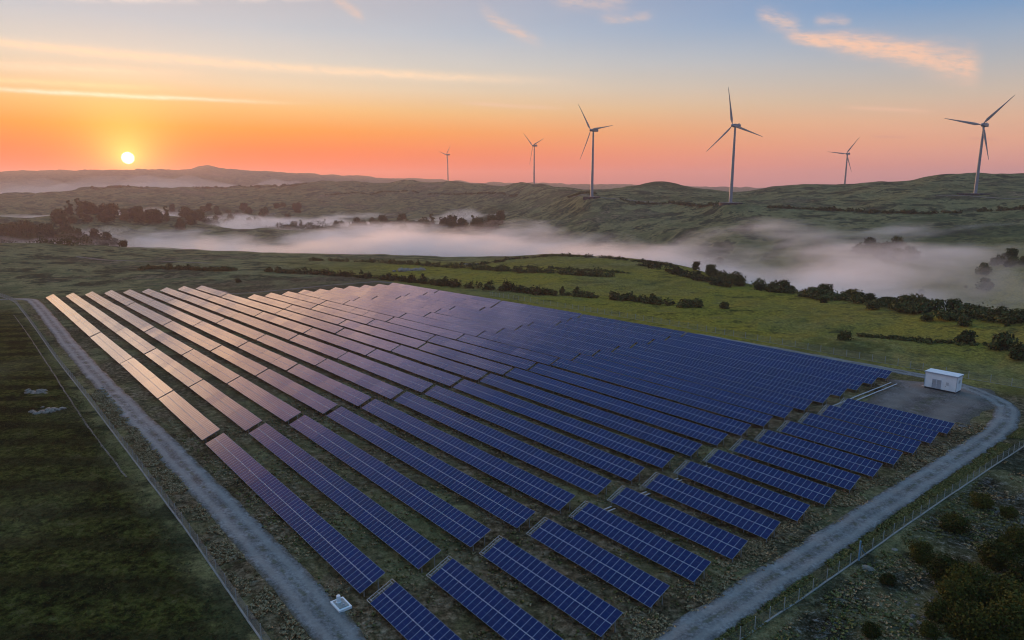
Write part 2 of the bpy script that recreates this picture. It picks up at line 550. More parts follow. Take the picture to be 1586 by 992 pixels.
def terrain_grid():
    NA, NR = len(AZ_FINE), len(R_GRID)
    Zg = np.zeros((NA, NR))
    # control rows across azimuth
    azc = np.clip(AZ_FINE, CA[0], CA[-1])
    cr = np.stack([pchip(CA, CR[:, k], azc) for k in range(CR.shape[1])], 1)
    cz = np.stack([pchip(CA, CZ[:, k], azc) for k in range(CZ.shape[1])], 1)
    for i in range(NA):
        Zg[i] = pchip(cr[i], cz[i], np.clip(R_GRID, cr[i][0], 9600))
    X = np.sin(AZ_FINE)[:, None] * R_GRID[None]
    Y = np.cos(AZ_FINE)[:, None] * R_GRID[None]
    ZB = z_base(X, Y)
    r0 = cr[:, 5][:, None]
    RR = R_GRID[None]
    wgt = smooth(0.86, 1.0, RR / r0)
    Zg = ZB * (1 - wgt) + Zg * wgt
    # behind the camera the site's plain simply goes on
    side = smooth(R(50), R(75), np.abs(AZ_FINE))[:, None]
    Zg = Zg * (1 - side) + (np.maximum(ZB, -30) + 10 * fbm(X / 400, Y / 400, 3, 5) * smooth(150, 600, RR)) * side
    # relief
    far = smooth(1.02, 1.5, RR / r0)
    amp = far * np.clip(RR / 1000, 0.4, 2.4)
    Zg = Zg + amp * (9.0 * fbm(X / 170, Y / 170, 4, 21) * smooth(380, 1100, RR) + 2.6 * fbm(X / 45, Y / 45, 3, 31))
    Zg = Zg + smooth(3500, 5500, RR) * 9 * fbm(X / 900, Y / 900, 4, 3)
    a, b = to_ab(X, Y)
    pad = smooth(0, 22, -38 - a) + smooth(0, 22, -22 - b) + smooth(0, 25, b - 168) + smooth(0, 25, a - 370)
    pad = np.clip(pad, 0, 1) * (1 - far)
    Zg = Zg + pad * (1.1 * fbm(X / 14, Y / 14, 4, 41))
    # stony bank at the lower right, outside the fence
    bank = smooth(-40, -62, a) * smooth(-10, 40, b) * (RR < 400)
    Zg = Zg + bank * (1.0 * fbm(X / 6, Y / 6, 4, 51) + 1.5)
    inside = (1 - np.clip(pad, 0, 1)) * (1 - far)
    Zg = Zg + inside * 0.12 * (fbm(X / 3.5, Y / 3.5, 3, 61) - 0.4)
    return X, Y, Zg


TX, TY, TZ = terrain_grid()
LOGR = np.log(R_GRID)


def ground_z(x, y):
    x, y = np.atleast_1d(x).astype(float), np.atleast_1d(y).astype(float)
    r = np.hypot(x, y); a = np.arctan2(x, y)
    i = np.clip(np.searchsorted(AZ_FINE, a) - 1, 0, len(AZ_FINE) - 2)
    j = np.clip(np.searchsorted(R_GRID, r) - 1, 0, len(R_GRID) - 2)
    s = (a - AZ_FINE[i]) / (AZ_FINE[i + 1] - AZ_FINE[i])
    t = np.clip((r - R_GRID[j]) / (R_GRID[j + 1] - R_GRID[j]), 0, 1)
    return (TZ[i, j] * (1 - s) * (1 - t) + TZ[i + 1, j] * s * (1 - t)
            + TZ[i, j + 1] * (1 - s) * t + TZ[i + 1, j + 1] * s * t)


def gz(x, y):
    return float(ground_z(x, y)[0])


RAY_R = np.geomspace(40, 9500, 3000)


def on_ground(u, v, rmin=40):
    """a point of the terrain, found along a sight line"""
    d = view_dir(u, v)
    h = math.hypot(d[0], d[1])
    rr = RAY_R[RAY_R >= rmin]
    x, y = d[0] / h * rr, d[1] / h * rr
    below = CAM_H + rr * d[2] / h < ground_z(x, y)
    k = int(np.argmax(below)) if below.any() else len(rr) - 1
    return x[k], y[k], gz(x[k], y[k])


def build_terrain(mat):
    NA, NR = TX.shape
    v = np.stack([TX, TY, TZ], -1)[:-1].reshape(-1, 3)          # last azimuth equals the first
    NA -= 1
    idx = np.arange(NA * NR).reshape(NA, NR)
    nx = np.roll(idx, -1, axis=0)
    q = np.stack([idx[:, :-1], idx[:, 1:], nx[:, 1:], nx[:, :-1]], -1).reshape(-1, 4)[:, ::-1]
    # close the middle
    v = np.vstack([v, [[0, 0, float(z_base(np.array(0.0), np.array(0.0)))]]])
    c = len(v) - 1
    inner = np.stack([idx[:, 0], nx[:, 0], np.full(NA, c), np.full(NA, c)], -1)
    me = np_mesh("terrain", v, q, mat, smooth=True)
    o = link(bpy.data.objects.new("terrain", me))
    o["kind"] = "structure"
    # what grows where: r = bare soil, g = lush grass, b = heath, alpha unused
    x, y = v[:, 0], v[:, 1]
    r = np.hypot(x, y)
    a, b = to_ab(x, y)
    az = np.degrees(np.arctan2(x, y))
    wob = fbm(x / 12, y / 12, 3, 71)
    soil = smooth(-36, -33, a) * smooth(-16.5, -13, b) * smooth(362, 350, a) * smooth(166, 158, b)
    soil = np.maximum(soil * (0.75 + wob), smooth(-38, -34.5, a) * smooth(-33.9, -35, a) * 0)
    lush = smooth(300, 340, r) * 0 + smooth(150, 170, b) * smooth(700, 430, r) * (0.95 + 0.9 * fbm(x / 60, y / 60, 3, 81))
    lush = np.clip(lush, 0, 1)
    heath = smooth(-14, -22, b) * smooth(420, 250, a) * (1.02 + 0.5 * fbm(x / 25, y / 25, 3, 91))
    stony = smooth(-34, -37, a) * (0.55 + 0.9 * fbm(x / 9, y / 9, 3, 101)) * (r < 600)
    ca = me.color_attributes.new("ground_cover", "FLOAT_COLOR", "POINT")
    dat = np.stack([np.clip(soil, 0, 1), lush, np.clip(heath, 0, 1), np.clip(stony, 0, 1)], -1).astype(np.float32)
    ca.data.foreach_set("color", dat.ravel())
    return o


def ground_material():
    m, nt, b, out = material("ground_cover")
    geo = nt.node("ShaderNodeNewGeometry")
    P = geo.outputs["Position"]
    at = nt.node("ShaderNodeAttribute", attribute_name="ground_cover")
    sp = nt.node("ShaderNodeSeparateColor")
    nt.put(sp.inputs[0], at.outputs["Color"])
    soil, lush, heath = (E(nt, sp.outputs[i]) for i in range(3))
    stony = E(nt, at.outputs["Alpha"])
    n_big = nt.noise(P, 0.006, 5, 0.6)
    n_mid = nt.noise(P, 0.035, 5, 0.62)
    n_med = nt.noise(P, 0.16, 5, 0.65)
    n_sm = nt.noise(P, 0.9, 5, 0.7)
    n_fine = nt.noise(P, 4.0, 3, 0.7)
    # pasture on hills
    pasture = nt.ramp(n_big * 0.55 + n_mid * 0.45, [(0.36, (0.046, 0.054, 0.030, 1)), (0.43, (0.125, 0.132, 0.058, 1)),
                                                    (0.49, (0.24, 0.210, 0.095, 1)), (0.54, (0.10, 0.108, 0.052, 1)),
                                                    (0.61, (0.27, 0.205, 0.12, 1))])
    scrub = nt.sstep(0.50, 0.56, n_med * 0.45 + n_mid * 0.55)
    pasture = nt.mix(scrub * 0.8, pasture, (0.026, 0.038, 0.022, 1))
    lushc = nt.ramp(n_med * 0.45 + n_sm * 0.25 + n_mid * 0.3, [(0.40, (0.070, 0.064, 0.018, 1)), (0.46, (0.19, 0.160, 0.030, 1)), (0.52, (0.30, 0.235, 0.036, 1)),
                                              (0.57, (0.17, 0.150, 0.040, 1)), (0.63, (0.36, 0.27, 0.08, 1))])
    heathc = nt.ramp(n_med * 0.5 + n_sm * 0.5, [(0.38, (0.009, 0.013, 0.006, 1)), (0.46, (0.026, 0.032, 0.009, 1)),
                                               (0.54, (0.064, 0.070, 0.016, 1)), (0.64, (0.092, 0.076, 0.036, 1))])
    # old mowing bands in the heath
    wv = nt.node("ShaderNodeTexWave", wave_type="BANDS", bands_direction="Y")
    nt.put(wv.inputs["Vector"], P)
    wv.inputs["Scale"].default_value = 0.030; wv.inputs["Distortion"].default_value = 3.0
    wv.inputs["Detail"].default_value = 3.0; wv.inputs["Detail Scale"].default_value = 0.6
    heathc = nt.mix(nt.sstep(0.40, 0.9, E(nt, wv.outputs["Fac"])) * 0.6, heathc, (0.009, 0.012, 0.007, 1))
    soilc = nt.ramp(n_sm * 0.55 + n_med * 0.45, [(0.38, (0.034, 0.029, 0.016, 1)), (0.46, (0.076, 0.058, 0.032, 1)),
                                                (0.54, (0.165, 0.120, 0.072, 1)), (0.64, (0.29, 0.22, 0.145, 1))])
    tuft = nt.sstep(0.50, 0.60, nt.noise(P, 0.42, 5, 0.7))
    soilc = nt.mix(tuft * 0.65, soilc, nt.ramp(n_fine, [(0.3, (0.036, 0.034, 0.014, 1)), (0.7, (0.098, 0.086, 0.036, 1))]))
    stonyc = nt.ramp(n_sm * 0.6 + n_fine * 0.4, [(0.38, (0.014, 0.015, 0.009, 1)), (0.5, (0.035, 0.033, 0.021, 1)),
                                                 (0.58, (0.115, 0.105, 0.095, 1)), (0.66, (0.24, 0.22, 0.21, 1))])
    c = pasture
    c = nt.mix(lush, c, lushc)
    c = nt.mix(heath, c, heathc)
    c = nt.mix(soil, c, soilc)
    c = nt.mix(stony, c, stonyc)
    mot = ((n_fine - 0.5) * 2.2 + (n_sm - 0.5) * 2.0 + 1.0).max(0.25)
    c = nt.mix(1.0, c, nt.xyz(mot, mot, mot), "MULTIPLY")
    nt.put(b.inputs["Base Color"], c)
    b.inputs["Roughness"].default_value = 1.0
    b.inputs["Specular IOR Level"].default_value = 0.0
    bump = nt.node("ShaderNodeBump")
    bump.inputs["Strength"].default_value = 0.9
    bump.inputs["Distance"].default_value = 0.6
    nt.put(bump.inputs["Height"], n_sm * 0.7 + n_fine * 0.3)
    nt.t.links.new(bump.outputs[0], b.inputs["Normal"])
    return m


MAT_GROUND = ground_material()
build_terrain(MAT_GROUND)


# ------------------------------------------------------------------ gravel roads and yard
def gravel_material(name, tone, blue=1.06, green=1.0):
    m, nt, b, out = material(name)
    geo = nt.node("ShaderNodeNewGeometry")
    P = geo.outputs["Position"]
    uv = nt.node("ShaderNodeUVMap")
    sp = nt.node("ShaderNodeSeparateXYZ"); nt.put(sp.inputs[0], uv.outputs[0])
    u = E(nt, sp.outputs[0])
    n1 = nt.noise(P, 2.2, 6, 0.8)
    n2 = nt.noise(P, 0.30, 4, 0.6)
    c = nt.ramp(n1 * 0.6 + n2 * 0.4, [(0.38, (tone * 0.45, tone * 0.45 * green, tone * 0.45 * blue, 1)),
                                     (0.5, (tone, tone * green, tone * blue, 1)),
                                     (0.62, (tone * 1.75, tone * 1.75 * green, tone * 1.75 * blue, 1))])
    # wheel tracks are packed and paler, the crown and verge carry grit
    w = nt.math("ABSOLUTE", nt.math("ABSOLUTE", u - 0.5) - 0.22)
    trk = 1.0 - nt.sstep(0.03, 0.13, w + (n2 - 0.5) * 0.12)
    c = nt.mix(trk * 0.55, c, (tone * 1.6, tone * 1.58 * green, tone * 1.5 * blue, 1))
    weed = (1.0 - nt.sstep(0.02, 0.09, nt.math("ABSOLUTE", u - 0.5))) * nt.sstep(0.46, 0.60, nt.noise(P, 0.5, 5, 0.7))
    c = nt.mix(weed * 0.6, c, (0.075, 0.080, 0.035, 1))
    edge = nt.sstep(0.34, 0.46, nt.math("ABSOLUTE", u - 0.5) + (nt.noise(P, 0.7, 5, 0.7) - 0.5) * 0.42)
    c = nt.mix(edge * 0.92, c, nt.ramp(n1, [(0.35, (0.055, 0.052, 0.034, 1)), (0.65, (0.16, 0.14, 0.11, 1))]))
    nt.put(b.inputs["Base Color"], c)
    b.inputs["Roughness"].default_value = 0.9
    b.inputs["Specular IOR Level"].default_value = 0.03
    bump = nt.node("ShaderNodeBump"); bump.inputs["Strength"].default_value = 0.6; bump.inputs["Distance"].default_value = 0.1
    nt.put(bump.inputs["Height"], n1)
    nt.t.links.new(bump.outputs[0], b.inputs["Normal"])
    return m


MAT_GRAVEL = gravel_material("gravel", 0.18, 0.98)
MAT_YARD = gravel_material("yard_gravel", 0.15, 0.78, 0.86)


def resample(pts, step):
    pts = [np.array(p, float) for p in pts]
    out = []
    for i in range(len(pts) - 1):                       # Catmull-Rom
        p0 = pts[max(i - 1, 0)]; p1 = pts[i]; p2 = pts[i + 1]; p3 = pts[min(i + 2, len(pts) - 1)]
        n = max(1, int(np.linalg.norm(p2 - p1) / step))
        for k in range(n):
            t = k / n
            out.append(0.5 * ((2 * p1) + (-p0 + p2) * t + (2 * p0 - 5 * p1 + 4 * p2 - p3) * t * t
                              + (-p0 + 3 * p1 - 3 * p2 + p3) * t ** 3))
    out.append(pts[-1])
    return np.array(out)


def strip(name, pts_ab, width, mat, lift=0.10, step=2.0, across=7, rag=0.35, seed=0):
    c = np.array([xy(*p) for p in resample(pts_ab, step)])
    d = np.gradient(c, axis=0)
    d /= np.linalg.norm(d, axis=1)[:, None]
    nrm = np.stack([d[:, 1], -d[:, 0]], 1)
    n = len(c)
    s = np.arange(n) * step
    hw = width / 2
    le = hw + rag * fbm(s / 5, s * 0 + 1, 3, seed + 1) * 2
    ri = hw + rag * fbm(s / 5, s * 0 + 5, 3, seed + 2) * 2
    verts, uvs = [], []
    for k in range(across):
        t = k / (across - 1)
        off = -le + (le + ri) * t
        p = c + nrm * off[:, None]
        z = ground_z(p[:, 0], p[:, 1])
        edge = abs(t - 0.5) * 2
        z = z + lift * (1 - edge ** 4) + 0.02 - 0.10 * (edge > 0.99)
        verts.append(np.stack([p[:, 0], p[:, 1], z], 1)); uvs.append((t, s))
    V = np.stack(verts, 1).reshape(-1, 3)
    idx = np.arange(n * across).reshape(n, across)
    q = np.stack([idx[:-1, :-1], idx[1:, :-1], idx[1:, 1:], idx[:-1, 1:]], -1).reshape(-1, 4)[:, ::-1]
    me = np_mesh(name, V, q, mat, smooth=True)
    uvl = me.uv_layers.new(name="UVMap")
    tt = (np.arange(n * across) % across) / (across - 1)
    ss = (np.arange(n * across) // across) * step / width
    lv = np.zeros(len(me.loops), dtype=np.int32); me.loops.foreach_get("vertex_index", lv)
    uvl.data.foreach_set("uv", np.stack([tt[lv], ss[lv]], 1).astype(np.float32).ravel())
    o = link(bpy.data.objects.new(name, me))
    o["kind"] = "structure"
    return o


strip("gravel_road", [(372, -46), (370, -22), (360, -11.5), (340, -9.3), (280, -9.6), (200, -10.6), (130, -10.6), (60, -9.4), (10, -8.6),
                      (-14, -8.6), (-25, -4), (-29.6, 8), (-29.8, 40), (-29.9, 80), (-29.9, 118), (-29.0, 136),
                      (-25, 150), (-17, 158), (-8, 162.6), (4, 163.2), (30, 162), (70, 161)], 5.6, MAT_GRAVEL, 0.12, 1.6, 11, 0.22)
strip("service_track", [(70, 160.5), (110, 160), (160, 160), (220, 160.5), (284, 161), (300, 150), (300, 80), (318, 74), (345, 70)],
      4.0, MAT_YARD, 0.08, 3, 5, 0.5, 9)
strip("stone_drain", [(300, -20.5), (250, -19.9), (185, -19.7), (130, -19.7), (95, -19.5), (60, -18.6)], 0.6, MAT_YARD, 0.05, 2, 3, 0.1, 17)
strip("gravel_yard", [(-15.5, 119), (-13.5, 126), (-12.5, 140), (-11.5, 150), (-8, 158)], 25, MAT_YARD, 0.06, 2.0, 15, 1.2, 4)

# ------------------------------------------------------------------ shared materials
MAT_STEEL = plain("galvanised_steel", (0.42, 0.44, 0.46), 0.45, 0.6, 0.1, 2.0)
MAT_ALU = plain("aluminium", (0.50, 0.52, 0.56), 0.4, 0.3, 0.05, 2.0)
MAT_CONC = plain("concrete", (0.34, 0.33, 0.31), 0.9, 0.0, 0.2, 2.5)
MAT_WHITE = plain("white_paint", (0.84, 0.85, 0.86), 0.55, 0.0, 0.05, 0.8)
MAT_GREYP = plain("grey_paint", (0.40, 0.43, 0.48), 0.5, 0.0, 0.06, 1.5)
MAT_DARK = plain("dark_gap", (0.03, 0.03, 0.035), 0.8, 0.0, 0.1, 2.0)
MAT_BLUEP = plain("blue_paint", (0.16, 0.30, 0.42), 0.5, 0.0, 0.1, 2.0)
MAT_STONE = plain("brown_stone", (0.17, 0.145, 0.12), 0.95, 0.0, 0.4, 1.6)
MAT_ROCK = plain("pale_rock", (0.25, 0.215, 0.175), 0.95, 0.0, 0.4, 1.6)


def panel_material():
    m, nt, b, out = material("solar_glass")
    uv = nt.node("ShaderNodeUVMap")
    sp = nt.node("ShaderNodeSeparateXYZ"); nt.put(sp.inputs[0], uv.outputs[0])
    u, v = E(nt, sp.outputs[0]), E(nt, sp.outputs[1])
    du = 0.5 - nt.math("ABSOLUTE", u - 0.5)
    dv = 0.5 - nt.math("ABSOLUTE", v - 0.5)
    fr = nt.math("LESS_THAN", du, 0.027).max(nt.math("LESS_THAN", dv, 0.011))
    # ribbon gap between the two cell halves and the fine cell grid
    mid = nt.math("LESS_THAN", nt.math("ABSOLUTE", v - 0.5), 0.008)
    cu = nt.math("LESS_THAN", nt.math("ABSOLUTE", nt.math("FRACT", u * 6.0) - 0.5), 0.465)
    cv = nt.math("LESS_THAN", nt.math("ABSOLUTE", nt.math("FRACT", v * 12.0) - 0.5), 0.465)
    cell = cu * cv
    oi = nt.node("ShaderNodeNewGeometry")
    rnd = E(nt, oi.outputs["Random Per Island"])
    nz = nt.noise(oi.outputs["Position"], 0.5, 3)
    ob = nt.node("ShaderNodeObjectInfo")
    cells = nt.mix(rnd * 0.45 + nz * 0.25 + E(nt, ob.outputs["Random"]) * 0.3, (0.0001, 0.0052, 0.052, 1), (0.0003, 0.0135, 0.115, 1))
    c = nt.mix(1.0 - cell, cells, (0.001, 0.018, 0.13, 1))
    c = nt.mix(mid, c, (0.06, 0.09, 0.18, 1))
    c = nt.mix(fr, c, (0.30, 0.36, 0.48, 1))
    nt.put(b.inputs["Base Color"], c)
    nt.put(b.inputs["Roughness"], fr * 0.30 + 0.13)
    b.inputs["IOR"].default_value = 1.34
    return m


MAT_PANEL = panel_material()

ORD = ["first", "second", "third", "fourth", "fifth", "sixth", "seventh", "eighth", "ninth", "tenth", "eleventh",
       "twelfth", "thirteenth", "fourteenth", "fifteenth", "sixteenth", "seventeenth", "eighteenth", "nineteenth"]
CT, ST = math.cos(TILT), math.sin(TILT)
Z_LOW = 0.80


def plane_pt(x, s, h=0.0):
    """x along the row; s from lower edge (0) to upper edge (TAB_W); h above the glass plane"""
    y = TAB_W * CT - s * CT + h * ST
    return Vector((x, y, Z_LOW + s * ST + h * CT))


def module_box(mb, x0, x1, s0, s1, dz=(0, 0, 0, 0)):
    t = 0.04
    p = [plane_pt(x0, s0), plane_pt(x0, s1), plane_pt(x1, s1), plane_pt(x1, s0)]
    q = [plane_pt(x0, s0, t), plane_pt(x0, s1, t), plane_pt(x1, s1, t), plane_pt(x1, s0, t)]
    for i in range(4):
        p[i].z += dz[i]; q[i].z += dz[i]
    mb.hexa(p[::-1] + q[::-1], 0, [(1, 0), (1, 1), (0, 1), (0, 0)])


MOD_W = 1.0
HALF = TAB_W / 2


def frame_mb(length, tail=0.0, posts=False):
    """purlins, rafters (and the far tables' posts); origin at the row's right-hand upper edge, x runs left along the row"""
    mb = MB()
    L = length + tail
    for s in (0.35, 1.55, 2.31, 3.5):
        mb.bar(plane_pt(0, s, -0.07), plane_pt(L, s, -0.07), 0.06, 0.09)
    mb.bar(plane_pt(0.02, HALF, 0.035), plane_pt(length - 0.02, HALF, 0.035), 0.026, 0.03, 1)
    n = max(2, round(L / 3.6))
    for i in range(n + 1):
        x = 0.35 + (L - 0.7) * i / n
        mb.bar(plane_pt(x, 0.25, -0.18), plane_pt(x, 3.6, -0.18), 0.08, 0.12)
        if posts:
            for s in (0.75, 2.9):
                top = plane_pt(x, s, -0.22)
                mb.bar((top.x, top.y, -0.5), top, 0.10, 0.10)
    if tail > 0:
        xe = L
        mb.bar(plane_pt(xe, 0.0, -0.02), plane_pt(xe, TAB_W, -0.02), 0.06, 0.06)
        mb.bar(plane_pt(length + 0.05, 0.02, -0.02), plane_pt(xe, 0.02, -0.02), 0.05, 0.05)
        mb.bar(plane_pt(length + 0.05, TAB_W - 0.02, -0.02), plane_pt(xe, TAB_W - 0.02, -0.02), 0.05, 0.05)
        for s in (0.95, 1.95, 2.9):
            mb.bar(plane_pt(length + 0.05, s, -0.03), plane_pt(xe, s, -0.03), 0.035, 0.04)
    return mb, [0.35 + (L - 0.7) * i / n for i in range(n + 1)]


def post_meshes():
    out = []
    for s in (0.75, 2.9):
        mb = MB()
        h = Z_LOW + s * ST - 0.22
        mb.box(-0.055, -0.045, -0.6, 0.055, 0.045, h)
        mb.box(-0.09, -0.08, h - 0.05, 0.09, 0.08, h + 0.03)
        out.append((mb.mesh("post", MAT_STEEL), TAB_W * CT - s * CT))
    return out


POSTS = post_meshes()


def table_matrix(a_right, b_up, length):
    """origin on the ground under the right end of the upper edge; x axis follows the slope along the row"""
    p0 = xy(a_right, b_up); p1 = xy(a_right + length, b_up)
    z0 = float(z_base(p0[0], p0[1])); z1 = float(z_base(p1[0], p1[1]))
    slope = math.atan2(z1 - z0, length)
    M = Matrix.Translation((p0[0], p0[1], z0)) @ Matrix.Rotation(ROW_ANGLE, 4, "Z") @ Matrix.Rotation(-slope, 4, "Y")
    return M


def solar_table(name, a_right, b_up, length, label, group, detail, tail=0.0, jit=1.0, cache={}):
    root = empty(name, (0, 0, 0))
    root.matrix_world = table_matrix(a_right, b_up, length)
    # small mounting errors: each table and each section of it sits slightly differently
    root.rotation_euler.x += R(random.gauss(0, 0.22 * jit))
    root.rotation_euler.y += R(random.gauss(0, 0.10 * jit))
    tag(root, label, "solar table", group)
    n = int(round(length / MOD_W))
    key = (detail, n, tail)
    if detail == "front":
        if key not in cache:
            cols = MB(); module_box(cols, 0.012, 0.988, 0.0, HALF - 0.03)
            up = MB(); module_box(up, 0.012, 0.988, HALF + 0.03, TAB_W)
            fm, xs = frame_mb(length, tail)
            cache[key] = (cols.mesh("solar_module", MAT_PANEL), up.mesh("solar_module", MAT_PANEL),
                          fm.mesh("support_frame", [MAT_STEEL, MAT_ALU]), xs)
        lo, hi, fme, xs = cache[key]
        for i in range(n):
            for me in (lo, hi):
                o = bpy.data.objects.new("solar_module", me)
                o.location = (i * MOD_W, 0, 0)
                o.rotation_euler = (R(random.gauss(0, 0.10)), R(random.gauss(0, 0.10)), 0)
                link(o, root)
        link(bpy.data.objects.new("support_frame", fme), root)
    else:
        rows = [MB(), MB()]
        sec = 0
        while sec < n:
            m = random.choice((5, 6, 8, 10, 12))
            m = min(m, n - sec)
            tx, ts = R(random.gauss(0, 0.42 * jit)), R(random.gauss(0, 0.55 * jit))
            mid = sec + m / 2
            for i in range(sec, sec + m):
                jx, js = R(random.gauss(0, 0.06)), R(random.gauss(0, 0.06))
                for k, mb in enumerate(rows):
                    s0, s1 = (0.0, HALF - 0.03) if k == 0 else (HALF + 0.03, TAB_W)
                    dz = []
                    for (xx, ss) in ((i, s0), (i, s1), (i + 1, s1), (i + 1, s0)):
                        dz.append(math.tan(tx) * (xx - mid) * 0.55 + math.tan(ts) * (ss - HALF)
                                  + math.tan(jx) * (xx - i - 0.5) + math.tan(js) * (ss - (s0 + s1) / 2))
                    module_box(mb, i * MOD_W + 0.012, (i + 1) * MOD_W - 0.012, s0, s1, dz)
            sec += m
        for mb in rows:
            mb.build("panel_row", MAT_PANEL, root)
        if key not in cache:
            fm, xs = frame_mb(length, tail, posts=(detail == "far"))
            cache[key] = (fm.mesh("support_frame", [MAT_STEEL, MAT_ALU]), xs)
        fme, xs = cache[key]
        link(bpy.data.objects.new("support_frame", fme), root)
    if detail != "far":
        for x in xs:
            for me, y in POSTS:
                o = bpy.data.objects.new("post", me)
                o.location = (x, y, 0)
                link(o, root)
    return root


NROW = 19
for k in range(15):
    solar_table("solar_table", -24.6, k * PITCH_ROW, 22, "short foreground solar table, %s row from the left track" % ORD[k],
                "short solar tables in the foreground block", "front", 0.9, 0.5)
for k in range(NROW):
    a0 = min(k * 0.12, 1.4)
    solar_table("solar_table", a0, k * PITCH_ROW, 66, "long middle-block solar table, %s row from the left track" % ORD[k],
                "long solar tables in the middle block", "mid", 0.0, 0.8)
for k in range(NROW):
    end = 356 - k * 2.6 if k < 9 else 274 - (k - 9) * 0.4
    cuts = [68.2]
    base = [112, 160, 213, 286] if k < 9 else [118, 166, 222]
    cuts += [c + random.choice((-6, -3, 0, 2, 4)) for c in base] + [end]
    m = len(cuts) - 1
    for i in range(m):
        L = int(cuts[i + 1] - cuts[i] - 0.45)
        solar_table("solar_table", cuts[i], k * PITCH_ROW, L,
                    "far-block solar table, %s row from the left track, %s beyond the cross path" % (ORD[k], ORD[i]),
                    "solar tables in the far block", "far")


# ------------------------------------------------------------------ transformer house, pad, trays
def transformer_house():
    x, y = xy(-10.8, 153.0)
    z = gz(x, y)
    root = empty("transformer_house", (x, y, z), ROW_ANGLE)
    tag(root, "white flat-roofed transformer house on a concrete slab in the gravel yard", "building")
    hx, hy, H = 3.6, 1.8, 4.15
    mb = MB()
    mb.box(-hx, -hy, 0.42, hx, hy, H)
    mb.build("wall", MAT_WHITE, root)
    mb = MB(); mb.box(-hx + 0.08, -hy + 0.08, 0.0, hx - 0.08, hy - 0.08, 0.42)
    mb.build("plinth", MAT_DARK, root)
    mb = MB()
    mb.box(-hx - 0.22, -hy - 0.22, H + 0.004, hx + 0.22, hy + 0.22, H + 0.26)
    rf = mb.build("roof", MAT_GREYP, root)
    mb = MB()
    mb.box(-hx - 0.16, -hy - 0.16, H + 0.262, hx + 0.16, hy + 0.16, H + 0.33)
    mb.build("roof_sheet", MAT_WHITE, rf)
    # the long side facing the array and road is +y in this frame
    for x0, w, m in ((-0.2, 1.0, MAT_GREYP), (0.92, 0.95, MAT_GREYP), (-2.05, 0.95, MAT_WHITE)):
        mb = MB(); mb.box(x0, hy + 0.004, 0.45, x0 + w, hy + 0.07, 2.75)
        d = mb.build("door", m, root)
        mb = MB()
        for i in range(6):
            mb.box(x0 + 0.15, hy + 0.074, 1.75 + i * 0.13, x0 + w - 0.15, hy + 0.095, 1.82 + i * 0.13)
        mb.build("vent_louvre", MAT_STEEL, d)
        mb = MB(); mb.box(x0 + w - 0.14, hy + 0.074, 1.35, x0 + w - 0.08, hy + 0.13, 1.55)
        mb.build("handle", MAT_DARK, d)
    mb = MB()
    for i in range(6):
        mb.box(hx + 0.004, -0.6, 2.4 + i * 0.14, hx + 0.03, 0.6, 2.48 + i * 0.14)
        mb.box(-hx - 0.03, -0.6, 2.4 + i * 0.14, -hx - 0.004, 0.6, 2.48 + i * 0.14)
    mb.build("vent_louvre", MAT_STEEL, root)
    mb = MB()
    for sx in (-1, 1):
        mb.box(sx * hx - 0.05, hy + 0.004, 0.45, sx * hx + 0.05, hy + 0.09, H - 0.01)
    mb.build("downpipe", MAT_GREYP, root)
    # slab
    slab = MB(); slab.box(-4.7, -2.6, -0.3, 4.7, 3.1, 0.10)
    s = slab.build("concrete_slab", MAT_CONC)
    s.location = (x, y, z + 0.02); s.rotation_euler = (0, 0, ROW_ANGLE)
    tag(s, "pale concrete slab under the white transformer house", "slab")
    root.location.z = z + 0.122


transformer_house()


def pad_marker():
    x, y = xy(0.3, -6.0)
    z = gz(x, y)
    root = empty("concrete_pad", (x, y, z), ROW_ANGLE)
    tag(root, "pale square concrete pad with a short pillar beside the left gravel track", "concrete pad")
    mb = MB(); mb.box(-1.25, -0.85, -0.2, 1.25, 0.85, 0.34); mb.build("slab", MAT_WHITE, root)
    mb = MB(); mb.box(-0.95, -0.6, 0.344, 0.95, 0.6, 0.42); mb.build("cover", MAT_CONC, root)
    mb = MB()
    mb.tube([(0.45, 0.1, 0.42), (0.45, 0.1, 0.5), (0.45, 0.1, 1.25)], [0.34, 0.27, 0.24], 12)
    mb.build("pillar", MAT_WHITE, root)
    mb = MB(); mb.tube([(-0.5, -0.1, 0.42), (-0.5, -0.1, 0.6)], [0.14, 0.12], 10); mb.build("valve_cap", MAT_GREYP, root)


pad_marker()


def cable_duct(b0, b1, aoff, spread, label, w=0.2):
    p0 = xy(aoff, b0)
    root = empty("cable_duct", (p0[0], p0[1], gz(*p0)))
    tag(root, label, "cable duct", "cable ducts beside the short tables")
    ox, oy, oz = root.location
    for sgn in (1, -1):
        mb = MB()
        n = max(2, int((b1 - b0) / 2.5) + 1)
        bs = np.linspace(b0, b1, n)
        for i in range(n - 1):
            p = xy(aoff + sgn * spread / 2, bs[i]); q = xy(aoff + sgn * spread / 2, bs[i + 1])
            mb.bar((p[0] - ox, p[1] - oy, gz(*p) + 0.28 - oz), (q[0] - ox, q[1] - oy, gz(*q) + 0.28 - oz), w, 0.12)
            mb.box(p[0] - ox - 0.05, p[1] - oy - 0.05, gz(*p) - 0.2 - oz, p[0] - ox + 0.05, p[1] - oy + 0.05, gz(*p) + 0.22 - oz)
        mb.build("duct", MAT_ALU, root)


cable_duct(117, 148.5, -1.0, 1.5, "pair of pale cable ducts running across bare soil to the white transformer house", 0.26)
for k in range(4, 9):
    cable_duct(k * PITCH_ROW + 0.2, (k + 1) * PITCH_ROW - 3.8, -3.3, 0.8,
               "short pale cable ducts between the %s and %s short tables from the left track" % (ORD[k], ORD[k + 1]), 0.16)


